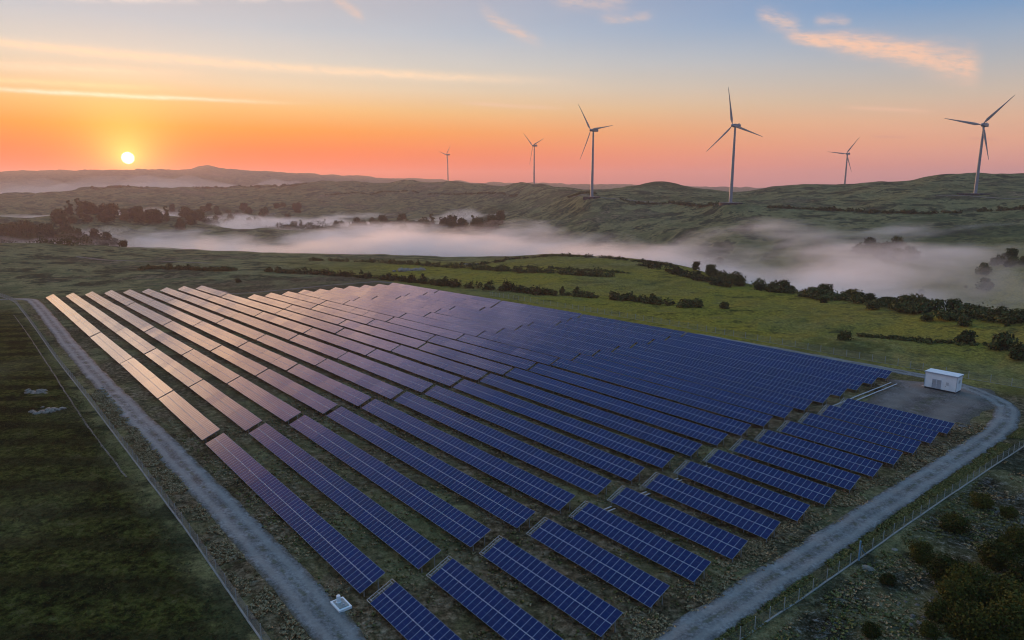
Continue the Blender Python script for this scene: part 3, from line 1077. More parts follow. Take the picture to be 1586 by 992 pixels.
# ------------------------------------------------------------------ fences
def wire_material(w, c):
    m, nt, b, out = material("wire_mesh")
    b.inputs["Base Color"].default_value = c
    b.inputs["Roughness"].default_value = 0.6
    uv = nt.node("ShaderNodeUVMap")
    sp = nt.node("ShaderNodeSeparateXYZ"); nt.put(sp.inputs[0], uv.outputs[0])
    u, v = E(nt, sp.outputs[0]), E(nt, sp.outputs[1])
    d1 = nt.math("LESS_THAN", nt.math("FRACT", (u + v) * 9.0), w * 1.0)
    d2 = nt.math("LESS_THAN", nt.math("FRACT", (u - v) * 9.0), w * 1.0)
    hz = nt.math("LESS_THAN", nt.math("FRACT", v * 2.0 + 0.02), 0.03)
    k = d1.max(d2).max(hz)
    tr = nt.node("ShaderNodeBsdfTransparent")
    mx = nt.node("ShaderNodeMixShader")
    nt.put(mx.inputs[0], k)
    nt.t.links.new(tr.outputs[0], mx.inputs[1]); nt.t.links.new(b.outputs[0], mx.inputs[2])
    nt.t.links.new(mx.outputs[0], out.inputs[0])
    return m


MAT_WIRE = wire_material(0.10, (0.24, 0.25, 0.19, 1))
MAT_WIRE_PALE = wire_material(0.22, (0.36, 0.34, 0.31, 1))


def fence(pts_ab, label, spacing, height=2.0, kerb=(0.22, 0.14), kerb_mat=None, posts_max=100, post_w=0.08, wire=None):
    ln = resample(pts_ab, spacing)
    P = np.array([xy(*p) for p in ln])
    Z = ground_z(P[:, 0], P[:, 1])
    root = empty("fence", (P[0][0], P[0][1], Z[0]))
    tag(root, label, "fence", "wire fences round the solar field")
    o = np.array([P[0][0], P[0][1], Z[0]])
    Q = np.column_stack([P, Z]) - o
    kb, wm = MB(), MB()
    dist = 0
    for i in range(len(Q) - 1):
        a, b = Q[i], Q[i + 1]
        kb.bar((a[0], a[1], a[2] + 0.02), (b[0], b[1], b[2] + 0.02), kerb[0], kerb[1])
        L = float(np.linalg.norm(b - a))
        wm.quad([(a[0], a[1], a[2] + 0.14), (b[0], b[1], b[2] + 0.14), (b[0], b[1], b[2] + height), (a[0], a[1], a[2] + height)],
                0, [(dist, 0), (dist + L, 0), (dist + L, height), (dist, height)])
        dist += L
    kb.build("kerb", kerb_mat or MAT_CONC, root)
    wm.build("wire_mesh", wire or MAT_WIRE, root)
    pm = MB()
    pm.box(-post_w / 2, -post_w / 2, -0.4, post_w / 2, post_w / 2, height + 0.12)
    pme = pm.mesh("post", MAT_POST)
    for i in range(min(len(Q), posts_max)):
        p = bpy.data.objects.new("post", pme)
        p.location = Q[i]
        p.rotation_euler = (0, 0, ROW_ANGLE)
        link(p, root)
    return root


MAT_POST = plain("fence_post", (0.34, 0.35, 0.33), 0.8, 0.0, 0.1, 1.0)
MAT_KERB = plain("fence_kerb", (0.27, 0.27, 0.25), 0.9, 0.0, 0.15, 0.7)
fence([(-34.5, -16.0), (-34.3, 10), (-34.1, 26), (-34.6, 45), (-34.9, 68), (-35.3, 93), (-36.0, 122), (-36.5, 150), (-34, 172)],
      "wire fence on a pale kerb beyond the right-hand gravel road", 2.9, 1.65, kerb_mat=MAT_KERB)
fence([(-34.5, -16.0), (0, -15.8), (30, -15.6), (60, -15.9), (100, -16.2), (140, -16.5), (180, -16.8), (250, -16.6), (310, -16.7), (355, -17.4), (392, -22)],
      "wire fence on a pale kerb between the left gravel track and dark heath", 4.2, 2.0, (0.22, 0.2), kerb_mat=MAT_KERB, wire=MAT_WIRE_PALE)
fence([(-34, 172), (0, 170), (60, 169), (140, 169), (200, 169.5)],
      "wire fence along the yellow-green meadow behind the solar field", 4.0, kerb=(0.15, 0.08), kerb_mat=MAT_KERB, post_w=0.12)


def corner_post():
    x, y = xy(-34.9, 53.6)
    root = empty("gate_post", (x, y, gz(x, y)), ROW_ANGLE)
    tag(root, "taller pale blue post with a diagonal brace standing at the right-hand fence", "post")
    mb = MB(); mb.tube([(0.0, 0.25, -0.3), (0.0, 0.25, 2.9)], [0.12, 0.11], 10); mb.build("pole", MAT_BLUEP, root)
    mb = MB(); mb.bar((0.0, 0.25, 2.1), (-0.1, -1.7, 0.1), 0.07, 0.07); mb.build("brace", MAT_BLUEP, root)


corner_post()


# ------------------------------------------------------------------ wind turbines
def turbine(u, r, hub_u, hub_v, label, theta, blade_px):
    az = az_of(u)
    x, y = r * math.sin(az), r * math.cos(az)
    z = gz(x, y)
    height = z_from_row(hub_u, hub_v, r) - z - 0.4
    blade = blade_px / F_PX * r * math.cos(az)
    sc = height / 100.0
    root = empty("wind_turbine", (x, y, z))
    tag(root, label, "wind turbine", "wind turbines on the ridge")
    axis_az = R(233)
    ax = Vector((math.sin(axis_az), math.cos(axis_az), 0))
    hz = Vector((math.sin(R(143)), math.cos(R(143)), 0))
    mb = MB()
    mb.tube([(0, 0, -3), (0, 0, 25), (0, 0, 60), (0, 0, height - 1.8)], [2.35 * sc, 2.1 * sc, 1.75 * sc, 1.3 * sc], 24)
    mb.build("tower", MAT_TURB, root, smooth=True)
    mb = MB(); mb.tube([(0, 0, -2.5), (0, 0, 0.8)], [5.2, 4.6], 20); mb.build("foundation", MAT_CONC, root)
    # nacelle
    mb = MB()
    c = Vector((0, 0, height))
    sec = [(-9.2, 1.3, 1.4), (-8.6, 1.75, 1.9), (-2, 1.95, 2.1), (2.0, 1.9, 2.05), (3.4, 1.5, 1.6)]
    rings = []
    for d, hw, hh in sec:
        o = c + ax * d + Vector((0, 0, 0.4))
        ch = 0.45
        rings.append([o + hz * (sx * hw * kx) + Vector((0, 0, sz * hh * kz)) for sx, sz, kx, kz in
                      ((-1, -1, 1 - ch * .5, 1), (1, -1, 1 - ch * .5, 1), (1, -1, 1, 1 - ch * .5), (1, 1, 1, 1 - ch * .5),
                       (1, 1, 1 - ch * .5, 1), (-1, 1, 1 - ch * .5, 1), (-1, 1, 1, 1 - ch * .5), (-1, -1, 1, 1 - ch * .5))])
    for i in range(len(rings) - 1):
        for k in range(8):
            j = (k + 1) % 8
            mb.quad([rings[i][k], rings[i][j], rings[i + 1][j], rings[i + 1][k]])
    mb.quad(rings[0][::-1]); mb.quad(rings[-1])
    nac = mb.build("nacelle", MAT_TURB, root)
    mb = MB()
    q = c + ax * -7.6 + Vector((0, 0, 2.2))
    mb.tube([q, q + Vector((0, 0, 1.6))], [0.5, 0.35], 8)
    mb.bar(q + ax * 1.8, q + ax * 1.8 + Vector((0, 0, 1.4)), 1.6, 0.3)
    mb.build("wind_vane", MAT_TURB, nac)
    # hub with its three blades
    hc = c + ax * 5.2 + Vector((0, 0, 0.4))
    mb = MB()
    mb.tube([hc - ax * 1.8, hc - ax * 0.6, hc + ax * 0.8, hc + ax * 1.8, hc + ax * 2.4], [1.5, 1.75, 1.6, 1.0, 0.25], 14)
    hub = mb.build("hub", MAT_TURB, root, smooth=True)
    st = [(0.8, 1.0, 0.95, 0), (3.0, 1.2, 0.85, 8), (7.0, 2.9, 0.62, 16), (12, 2.7, 0.48, 11), (22, 1.9, 0.32, 6),
          (34 * blade / 48, 1.25, 0.2, 3), (blade - 2, 0.62, 0.1, 0), (blade, 0.16, 0.04, 0)]
    for k in range(3):
        th = R(theta + 120 * k)
        d = hz * math.sin(th) + Vector((0, 0, 1)) * math.cos(th)
        side = ax.cross(d).normalized()
        mb = MB()
        rings = []
        for rr, ch, tk, tw in st:
            o = hc + d * rr + ax * (rr * rr * 0.0008)
            s2 = side * math.cos(R(tw)) + ax * math.sin(R(tw))
            n2 = ax * math.cos(R(tw)) - side * math.sin(R(tw))
            prof = ((-0.35, 0), (-0.2, 0.8), (0.1, 1.0), (0.4, 0.5), (0.65, 0.0), (0.4, -0.35), (0.1, -0.7), (-0.2, -0.6))
            rings.append([o + s2 * (px * ch) + n2 * (py * tk * 0.8) for px, py in prof])
        for i in range(len(rings) - 1):
            for m in range(8):
                j = (m + 1) % 8
                mb.quad([rings[i][m], rings[i][j], rings[i + 1][j], rings[i + 1][m]])
        mb.quad(rings[-1])
        mb.build("blade", MAT_TURB, hub, smooth=True)
    return root


MAT_TURB = plain("turbine_white", (0.24, 0.26, 0.29), 0.45, 0.0, 0.04, 0.3)
turbine(694, 2440, 693.5, 240, "small distant wind turbine, leftmost on the ridge skyline", 46, 20)
turbine(827, 1791, 828, 226, "small wind turbine on a rounded rise, second from the left", 72, 29)
turbine(917, 1046, 917, 202, "tall wind turbine left of the grassy knoll with one blade hanging down", 86, 48)
turbine(1133, 881, 1134.5, 195, "largest wind turbine with one blade pointing straight up", 110, 57)
turbine(1308, 1740, 1313, 238.5, "small wind turbine half hidden by the ridge, between the two big right-hand ones", 38, 29.5)
turbine(1512, 961, 1520, 194, "tall wind turbine at the right edge standing on a gravel pad", 44, 54)


# ------------------------------------------------------------------ vegetation
def leaf_material(name, dark, light, dry):
    m, nt, b, out = material(name)
    geo = nt.node("ShaderNodeNewGeometry")
    oi = nt.node("ShaderNodeObjectInfo")
    n = nt.noise(geo.outputs["Position"], 0.55, 3)
    k = n * 0.45 + E(nt, geo.outputs["Random Per Island"]) * 0.30 + E(nt, oi.outputs["Random"]) * 0.35
    c = nt.ramp(k, [(0.25, dark), (0.55, light), (0.8, dry)])
    nt.put(b.inputs["Base Color"], c)
    b.inputs["Roughness"].default_value = 0.7
    b.inputs["Specular IOR Level"].default_value = 0.03
    return m


MAT_LEAF = leaf_material("foliage", (0.024, 0.034, 0.012, 1), (0.060, 0.074, 0.024, 1), (0.125, 0.115, 0.038, 1))
MAT_LEAF_NEAR = leaf_material("shrub_foliage", (0.016, 0.023, 0.007, 1), (0.042, 0.052, 0.012, 1), (0.105, 0.095, 0.018, 1))
MAT_BARK = plain("bark", (0.05, 0.042, 0.034), 0.9, 0.0, 0.2, 3.0)


def leaf_quads(lobes, n, size, droop=0.0, seed=0):
    """leaf clumps spread through a set of lobes (cx,cy,cz,rx,ry,rz)"""
    g = np.random.default_rng(seed)
    L = np.array(lobes)
    w = L[:, 3] * L[:, 4] + L[:, 5] ** 2
    pick = g.choice(len(L), n, p=w / w.sum())
    d = g.normal(size=(n, 3)); d /= np.linalg.norm(d, axis=1)[:, None]
    rad = g.uniform(0.45, 1.0, n) ** 0.5 * (1 + 0.22 * g.normal(size=n))
    c = L[pick, :3] + d * L[pick, 3:] * rad[:, None]
    nrm = d * 0.7 + g.normal(size=(n, 3)) * 0.7 + np.array([0, 0, 0.35])
    nrm /= np.linalg.norm(nrm, axis=1)[:, None]
    t = np.cross(nrm, g.normal(size=(n, 3))); t /= np.linalg.norm(t, axis=1)[:, None]
    b = np.cross(nrm, t)
    s = size * g.uniform(0.55, 1.35, n)[:, None]
    k = g.uniform(0.5, 1.0, n)[:, None]
    v = np.stack([c - t * s, c - b * s * k, c + t * s, c + b * s * k], 1).reshape(-1, 3)
    f = np.arange(n * 4).reshape(n, 4)
    return v, f


def crown_lobes(h, w, k, seed, base=0.22):
    g = np.random.default_rng(seed)
    out = []
    for i in range(k):
        t = g.uniform(0, 1)
        z = h * (base + (0.92 - base) * t)
        rr = w * 0.5 * (1 - 0.75 * abs(t - 0.35) ** 1.3) * g.uniform(0.2, 0.75)
        a = g.uniform(0, 2 * math.pi)
        r = w * g.uniform(0.13, 0.26)
        out.append((rr * math.cos(a), rr * math.sin(a), z, r, r, r * g.uniform(0.7, 1.0)))
    return out


def limb_quads(h, w, seed, r0):
    g = random.Random(seed)
    mb = MB()
    mb.tube([(0, 0, -0.8), (0.03 * h, 0.01 * h, h * 0.3), (0.02 * h, -0.02 * h, h * 0.7)], [r0 * 1.3, r0 * 0.8, r0 * 0.25], 6)
    for i in range(6):
        a = g.uniform(0, 6.28); z = h * g.uniform(0.2, 0.5)
        mb.tube([(0.02 * h, 0, z), (math.cos(a) * w * 0.2, math.sin(a) * w * 0.2, z + h * 0.15),
                 (math.cos(a) * w * 0.36, math.sin(a) * w * 0.36, z + h * 0.28)], [r0 * 0.45, r0 * 0.3, r0 * 0.1], 5)
    return mb


def tree_mesh(name, h, w, n, leaf, lobes, seed, base=0.22, mat=None):
    v, f = leaf_quads(crown_lobes(h, w, lobes, seed, base), n, leaf, seed=seed)
    mb = limb_quads(h, w, seed, 0.035 * h)
    bv = np.array(mb.v)
    bf = np.array([q if len(q) == 4 else tuple(q[:3]) + (q[2],) for q in mb.f if len(q) == 4])
    V = np.vstack([v, bv]); F = np.vstack([f, bf + len(v)])
    return np_mesh(name, V, F, [mat or MAT_LEAF, MAT_BARK], face_mat=[0] * len(f) + [1] * len(bf))


TREES = [tree_mesh("tree", 8.0, 11.0, 1500, 0.55, 36, 100 + i, 0.10) for i in range(4)] + \
        [tree_mesh("tree", 10.5, 9.0, 1300, 0.55, 32, 120 + i, 0.10) for i in range(2)] + \
        [tree_mesh("conifer", 12.0, 5.5, 900, 0.5, 26, 130, 0.08)]
BUSHES = [tree_mesh("bush", 3.2, 5.0, 900, 0.36, 34, 140 + i, 0.08) for i in range(4)]


def place(name, me, p, s, label, cat, group, sz=None):
    o = bpy.data.objects.new(name, me)
    o.location = (p[0], p[1], p[2] - 0.15 * s)
    o.rotation_euler = (0, 0, random.uniform(0, 6.28))
    o.scale = (s, s, (sz or s))
    link(o)
    tag(o, label, cat, group)
    return o


def belt(poly_uv, n, protos, name, smin, smax, label, cat, group, jitter_r=18):
    """individual trees strung along a line of the terrain"""
    P = [on_ground(*q) for q in poly_uv]
    P = np.array([p[:2] for p in P])
    seg = np.linalg.norm(np.diff(P, axis=0), axis=1)
    cum = np.concatenate([[0], np.cumsum(seg)])
    for i in range(n):
        t = (i + random.uniform(-0.6, 0.6)) / max(n - 1, 1) * cum[-1]
        t = min(max(t, 0), cum[-1] - 1e-3)
        k = int(np.searchsorted(cum, t, side="right") - 1)
        q = P[k] + (P[k + 1] - P[k]) * ((t - cum[k]) / seg[k])
        d = q / np.linalg.norm(q)
        q = q + d * random.gauss(0, jitter_r) + np.array([random.gauss(0, 3), 0])
        sc = smin + (smax - smin) * random.random() ** 1.1
        place(name, random.choice(protos), (q[0], q[1], gz(*q)), sc, label, cat, group, sc * random.uniform(0.7, 1.15))


# wood on the left knoll, in front of the fog
belt([(-70, 372), (0, 374), (60, 376), (110, 378), (150, 380), (172, 381)], 42, TREES, "tree", 1.3, 2.3,
     "dark rounded tree in the small wood at the left, in front of the fog", "tree", "trees of the left wood", 16)
belt([(-70, 368), (0, 370), (70, 374), (120, 377)], 30, TREES, "tree", 1.8, 2.6,
     "dark rounded tree in the small wood at the left, in front of the fog", "tree", "trees of the left wood", 22)
# trees standing in the fog, on the low rises
belt([(235, 345), (290, 344), (340, 345), (380, 347)], 22, TREES, "tree", 1.5, 2.6,
     "hazy tree on the low rise in the middle of the fog", "tree", "trees on the foggy rise", 45)
belt([(380, 352), (450, 354), (520, 355), (580, 355), (640, 353), (700, 352), (770, 352)], 72, TREES, "tree", 1.2, 2.3,
     "hazy tree on the low rise in the middle of the fog", "tree", "trees on the foggy rise", 32)
belt([(90, 336), (150, 335), (200, 337), (240, 339)], 20, TREES, "tree", 1.5, 2.8,
     "faint tree on the misty spur below the sun", "tree", "trees on the misty spur", 40)
belt([(270, 330), (330, 328), (400, 326), (470, 328)], 18, TREES, "tree", 1.3, 2.4,
     "faint tree on the slope behind the misty rise", "tree", "trees behind the misty rise", 40)
# trees along the near lip of the valley, right
belt([(1085, 425), (1140, 440), (1200, 450), (1260, 458), (1330, 468), (1400, 478), (1470, 487), (1540, 495), (1600, 502)], 44, TREES[:4] + TREES[:2] + BUSHES,
     "tree", 0.28, 0.75, "dark broadleaf tree in the belt along the valley edge, right", "tree", "trees along the valley edge", 9)
belt([(1060, 420), (1133, 436), (1200, 446), (1310, 460), (1400, 472), (1512, 486), (1600, 496)], 34, TREES[:6] + BUSHES,
     "tree", 0.3, 0.8, "dark broadleaf tree in the belt along the valley edge, right", "tree", "trees along the valley edge", 14)
belt([(1330, 395), (1380, 398), (1410, 402)], 16, TREES[:4], "tree", 0.7, 1.3,
     "dark tree in the clump above the fog on the right hillside", "tree", "trees of the hillside clump", 10)
belt([(1520, 415), (1560, 410), (1600, 405)], 11, TREES[:4], "tree", 0.4, 0.85,
     "dark tree in the wood at the right edge of the hillside", "tree", "trees of the right-edge wood", 16)


def hedge(name, poly_uv, h, w, n, label, leaf=0.42, seed=0, gaps=0.25, cat="hedge"):
    P = np.array([on_ground(*q)[:2] for q in poly_uv])
    seg = np.linalg.norm(np.diff(P, axis=0), axis=1)
    cum = np.concatenate([[0], np.cumsum(seg)])
    L = cum[-1]
    g = np.random.default_rng(seed)
    m = max(6, int(L / (w * 0.22)))
    lobes = []
    for i in range(m):
        t = g.uniform(0, L)
        if vnoise(np.array(t / 26.0), np.array(seed * 3.1), seed) < gaps - 0.5:
            continue
        k = min(int(np.searchsorted(cum, t, side="right") - 1), len(seg) - 1)
        q = P[k] + (P[k + 1] - P[k]) * ((t - cum[k]) / seg[k]) + g.normal(0, w * 0.22, 2)
        hh = h * (0.35 + 0.7 * g.random() ** 1.8)
        rr = w * g.uniform(0.18, 0.45)
        z = gz(*q)
        lobes.append((q[0], q[1], z + hh * 0.45, rr, rr, hh * 0.5))
        if g.random() < 0.4:
            lobes.append((q[0] + g.normal(0, 1), q[1] + g.normal(0, 1), z + hh * 0.85, rr * 0.5, rr * 0.5, hh * 0.3))
    if not lobes:
        return
    v, f = leaf_quads(lobes, int(n * 2.2), leaf * 1.15, seed=seed)
    o0 = np.array([lobes[0][0], lobes[0][1], gz(lobes[0][0], lobes[0][1])])
    me = np_mesh(name, v - o0, f, MAT_LEAF)
    o = link(bpy.data.objects.new(name, me))
    o.location = o0
    tag(o, label, cat, "hedges in the fields")
    return o


hedge("hedge", [(203, 421), (240, 417), (290, 418), (360, 420), (430, 422), (480, 425)], 4.2, 8, 5200,
      "long dark hedge starting with a lone round bush left of the far fields", seed=1, gaps=0.12)
hedge("hedge", [(470, 424), (560, 430), (640, 438), (720, 446), (800, 452), (860, 458)], 4.6, 7, 5200,
      "dark hedge just behind the far edge of the solar field", seed=2, gaps=0.1)
hedge("hedge", [(850, 457), (940, 463), (1010, 470), (1085, 477)], 4.0, 6, 3200,
      "dark hedge behind the solar field ending in a thick clump", seed=3, gaps=0.15)
hedge("hedge", [(430, 402), (520, 405), (600, 408), (660, 412), (690, 415)], 3.5, 6, 2600,
      "thin dark hedge crossing the green fields before the fog, left of centre", seed=4)
hedge("hedge", [(700, 415), (780, 420), (870, 425), (960, 430)], 4.5, 9, 3600,
      "broad dark hedge under the grassy knoll in the centre", seed=5, gaps=0.1)
hedge("hedge", [(725, 413), (790, 402), (860, 397), (930, 400), (1000, 407), (1050, 416)], 2.6, 5, 2600,
      "low hedge along the crest of the grassy knoll before the fog", seed=6, gaps=0.1)
hedge("hedge", [(1000, 412), (1045, 424), (1090, 436), (1130, 446)], 4.0, 9, 2600,
      "bushy hedge running down the knoll towards the valley-edge trees", seed=7, gaps=0.1)
hedge("hedge", [(800, 414), (880, 418), (970, 424)], 1.8, 4, 1000,
      "faint low hedge across the flank of the grassy knoll", seed=8)
hedge("hedge", [(1320, 520), (1400, 527), (1480, 533), (1540, 538), (1600, 545)], 1.3, 3, 1600,
      "low dark hedge line across the yellow-green meadow at the right", leaf=0.3, seed=9)
hedge("hedge", [(1190, 322), (1260, 325), (1330, 328), (1400, 331), (1470, 331), (1540, 327), (1600, 324)], 4, 7, 2400,
      "dark hedge line along the right hillside below the turbines", leaf=0.8, seed=10, gaps=0.1)
hedge("hedge", [(500, 303), (560, 300), (640, 297), (720, 301), (800, 304)], 5, 12, 2000,
      "dark hedge line on the ridge slope below the two small left turbines", leaf=1.2, seed=11, gaps=0.15)
hedge("hedge", [(880, 307), (960, 310), (1040, 315), (1110, 318)], 4, 8, 1600,
      "dark hedge line between the two tall turbines", leaf=0.9, seed=12, gaps=0.15)
hedge("hedge", [(300, 292), (400, 290), (480, 286)], 9, 18, 1800,
      "strip of trees along the ridge skyline left of the turbines", leaf=1.6, seed=13, gaps=0.1)
hedge("hedge", [(140, 292), (180, 291), (230, 291)], 9, 16, 1200,
      "flat-topped strip of trees on the skyline under the sun", leaf=1.6, seed=14, gaps=0.05)

hedge("hedge", [(1120, 437), (1200, 450), (1280, 460), (1360, 471)], 5.6, 15, 6500,
      "dense undergrowth below the valley-edge trees, nearer the centre", seed=21, gaps=0.05)
hedge("hedge", [(1350, 470), (1430, 482), (1512, 492), (1600, 503)], 5.6, 15, 6500,
      "dense undergrowth below the valley-edge trees at the far right", seed=22, gaps=0.05)
hedge("hedge", [(-70, 373), (0, 375), (80, 378), (165, 381)], 13, 30, 4500,
      "dark undergrowth of the small wood at the left", leaf=0.7, seed=23, gaps=0.05)
hedge("hedge", [(390, 354), (470, 356), (560, 357), (640, 355), (700, 354)], 14, 36, 5000,
      "hazy scrub on the low wooded rise in the fog", leaf=0.9, seed=24, gaps=0.1)

for u, v, s, lab in [(368, 438, 0.8, "lone dark bush behind the far end of the solar rows"),
                     (190, 383, 2.2, "round bush at the end of the left wood by the fog"),
                     (1308, 527, 0.9, "small dark bush standing on the meadow hedge line"),
                     (1498, 532, 1.2, "dark bush at the right end of the meadow, left of a larger one"),
                     (1557, 541, 1.5, "large dark bush by the right edge of the meadow"),
                     (1122, 478, 0.9, "small round bush right of the thick hedge clump"),
                     (1580, 555, 1.2, "dark bush at the right edge, lowest on the meadow"),
                     (1115, 408, 1.6, "single hazy bush standing in the fog bank")]:
    place("bush", random.choice(BUSHES), on_ground(u, v), s, lab, "bush", None)


def pad_disc(u, r, rad, name="turbine_pad"):
    az = az_of(u)
    cx, cy = r * math.sin(az), r * math.cos(az)
    zc = gz(cx, cy)
    mb = MB()
    n = 28
    rim = [(cx + rad * (1 + 0.12 * math.sin(3 * k + u)) * math.cos(k * 2 * math.pi / n),
            cy + rad * (1 + 0.12 * math.cos(2 * k)) * math.sin(k * 2 * math.pi / n)) for k in range(n)]
    for k in range(n):
        p, q = rim[k], rim[(k + 1) % n]
        mb.quad([(p[0], p[1], zc + 0.6), (q[0], q[1], zc + 0.6), (cx, cy, zc + 0.65)], 0, [(0.5, 0)] * 3)
        mb.quad([(p[0], p[1], zc - 6), (q[0], q[1], zc - 6), (q[0], q[1], zc + 0.6), (p[0], p[1], zc + 0.6)], 1)
    o = mb.build(name, [MAT_GRAVEL, MAT_DARK])
    o["kind"] = "structure"


pad_disc(1512, 961, 17)
pad_disc(1133, 881, 13)
pad_disc(917, 1046, 12)


def uv_track(name, uvs, width):
    pts = [to_ab(*on_ground(*q)[:2]) for q in uvs]
    strip(name, pts, width, MAT_YARD, 0.25, 8.0, 5, 0.4, 77)


uv_track("hill_track", [(1110, 317.5), (1060, 316), (990, 312), (930, 306), (880, 305)], 5.0)
uv_track("hill_track", [(1450, 303), (1490, 303.5), (1530, 306), (1590, 309)], 5.0)
uv_track("field_path", [(120, 398), (180, 404), (250, 405), (330, 408)], 4.0)

# ------------------------------------------------------------------ shrubs at the lower right
def shrub_meshes(seed, h, w, n):
    g = np.random.default_rng(seed)
    lob = crown_lobes(h, w, 34, seed, 0.10)
    v, f = leaf_quads(lob, n, 0.13, seed=seed)
    fol = np_mesh("foliage", v, f, MAT_LEAF_NEAR)
    st = MB()
    for i in range(9):
        a = g.uniform(0, 6.28); r = g.uniform(0.15, 0.42) * w
        st.tube([(0, 0, -0.3), (math.cos(a) * r * 0.4, math.sin(a) * r * 0.4, h * 0.4),
                 (math.cos(a) * r, math.sin(a) * r, h * g.uniform(0.6, 0.9))], [0.09, 0.06, 0.02], 6)
    return fol, st.mesh("stem", MAT_BARK)


SHRUBS = [shrub_meshes(200, 3.6, 6.0, 9000), shrub_meshes(201, 3.0, 5.2, 8000), shrub_meshes(202, 2.0, 3.6, 5000)]
for u, v, kind, s, lab in [
        (1470, 905, 0, 0.95, "dark olive shrub at the left of the lower-right thicket"),
        (1545, 880, 1, 1.05, "yellow-green shrub at the top of the lower-right thicket"),
        (1530, 945, 0, 1.05, "broad shrub in the middle of the lower-right thicket"),
        (1590, 920, 1, 1.1, "shrub cut by the right edge of the photo beside the thicket"),
        (1500, 985, 1, 1.0, "low shrub at the bottom of the lower-right thicket"),
        (1575, 990, 0, 1.1, "dark shrub in the bottom right corner"),
        (1455, 960, 2, 0.9, "small shrub left of the thicket near the pale stones"),
        (1500, 925, 1, 1.15, "dense dark shrub in the heart of the lower-right thicket"),
        (1560, 950, 0, 1.1, "dense olive shrub right of the thicket's heart"),
        (1575, 855, 1, 1.0, "yellow-green shrub at the upper right end of the thicket"),
        (1530, 990, 0, 1.1, "dense shrub at the bottom edge between corner and thicket"),
        (1480, 945, 1, 1.0, "low dark shrub on the left flank of the lower-right thicket"),
        (1425, 868, 1, 0.72, "single dark shrub between the fence and the stony strip"),
        (1475, 822, 2, 1.05, "dark shrub close to the fence, above the single shrub"),
        (1518, 785, 2, 0.95, "dark shrub by the fence nearest to the right edge"),
        (1560, 800, 2, 0.7, "small shrub right of the fence shrubs at the edge"),
        (1375, 905, 2, 0.55, "tiny yellowish shrub below the pale boulder"),
        (1350, 985, 2, 0.6, "tiny straw-coloured shrub at the bottom edge"),
        (1440, 985, 2, 0.6, "tiny shrub at the bottom edge left of the thicket")]:
    p = on_ground(u, v)
    root = empty("shrub", (p[0], p[1], p[2]), random.uniform(0, 6.28))
    root.scale = (s, s, s)
    tag(root, lab, "shrub", "shrubs at the lower right")
    fme, sme = SHRUBS[kind]
    link(bpy.data.objects.new("foliage", fme), root)
    link(bpy.data.objects.new("stem", sme), root)


# ------------------------------------------------------------------ rocks
def rock_mesh(name, seed, n=14):
    g = np.random.default_rng(seed)
    import bmesh
    bm = bmesh.new()
    bmesh.ops.create_icosphere(bm, subdivisions=3, radius=1.0)
    off = g.uniform(-50, 50, 2)
    for v in bm.verts:
        c = v.co
        k = 1 + 0.55 * float(fbm(np.array(c.x * 1.6 + off[0]), np.array(c.y * 1.6 + c.z * 1.3 + off[1]), 3, seed))
        v.co = c * k
        v.co.z = v.co.z * 0.55
    me = bpy.data.meshes.new(name)
    bm.to_mesh(me); bm.free()
    me.materials.append(MAT_ROCK)
    return me


ROCKS = [rock_mesh("rock", 300 + i) for i in range(4)]


def rock_pile(u, v, n, spread, s, label, name="rock_pile"):
    p = on_ground(u, v)
    mb_v, mb_f = [], []
    base = 0
    for i in range(n):
        me = ROCKS[i % 4]
        co = np.zeros(len(me.vertices) * 3); me.vertices.foreach_get("co", co); co = co.reshape(-1, 3)
        a = random.uniform(0, 6.28)
        rot = np.array([[math.cos(a), -math.sin(a), 0], [math.sin(a), math.cos(a), 0], [0, 0, 1]])
        sc = s * random.uniform(0.4, 1.1)
        d = np.array([random.gauss(0, spread), random.gauss(0, spread * 0.7), 0.15 * s])
        if i == 0:      # the low core every stone of the heap rests on
            mb_v.append(co @ rot.T * np.array([spread * 1.3, spread * 1.0, 0.35 * s]))
            fc = np.array([f.vertices[:] for f in me.polygons])
            mb_f.append(fc + base); base += len(co)
            continue
        mb_v.append(co @ rot.T * sc + d)
        fc = np.array([f.vertices[:] for f in me.polygons])
        mb_f.append(fc + base); base += len(co)
    me = np_mesh(name, np.vstack(mb_v), np.vstack(mb_f), MAT_ROCK)
    o = link(bpy.data.objects.new(name, me))
    o.location = p
    tag(o, label, "rocks")


rock_pile(75, 637, 22, 1.6, 0.75, "pale stone heap on the dark heath left of the fence, the nearer one")
rock_pile(58, 608, 14, 1.5, 0.6, "pale stone heap on the dark heath left of the fence, the farther one")
rock_pile(638, 419, 16, 5.5, 2.6, "pale rock outcrop in the green field behind the hedge, centre")
rock_pile(725, 410, 8, 4.0, 1.6, "small pale rocks by the hedge left of the grassy knoll")
for u, v, s, lab in [(1344, 882, 0.75, "pale boulder beside the right-hand fence"), (1323, 842, 0.35, "small pale stone on the verge inside the right-hand fence"),
                     (1386, 852, 0.4, "small grey stone right of the pale boulder")]:
    p = on_ground(u, v)
    place("boulder", ROCKS[0], p, s, lab, "rock", None)


# loose stones, tussocks: ground cover nobody could count
def scatter(name, n, sampler, kindfn, label_mat, seed):
    g = np.random.default_rng(seed)
    pts = sampler(g, n)
    x, y = pts[:, 0], pts[:, 1]
    z = ground_z(x, y)
    return g, np.stack([x, y, z], 1)


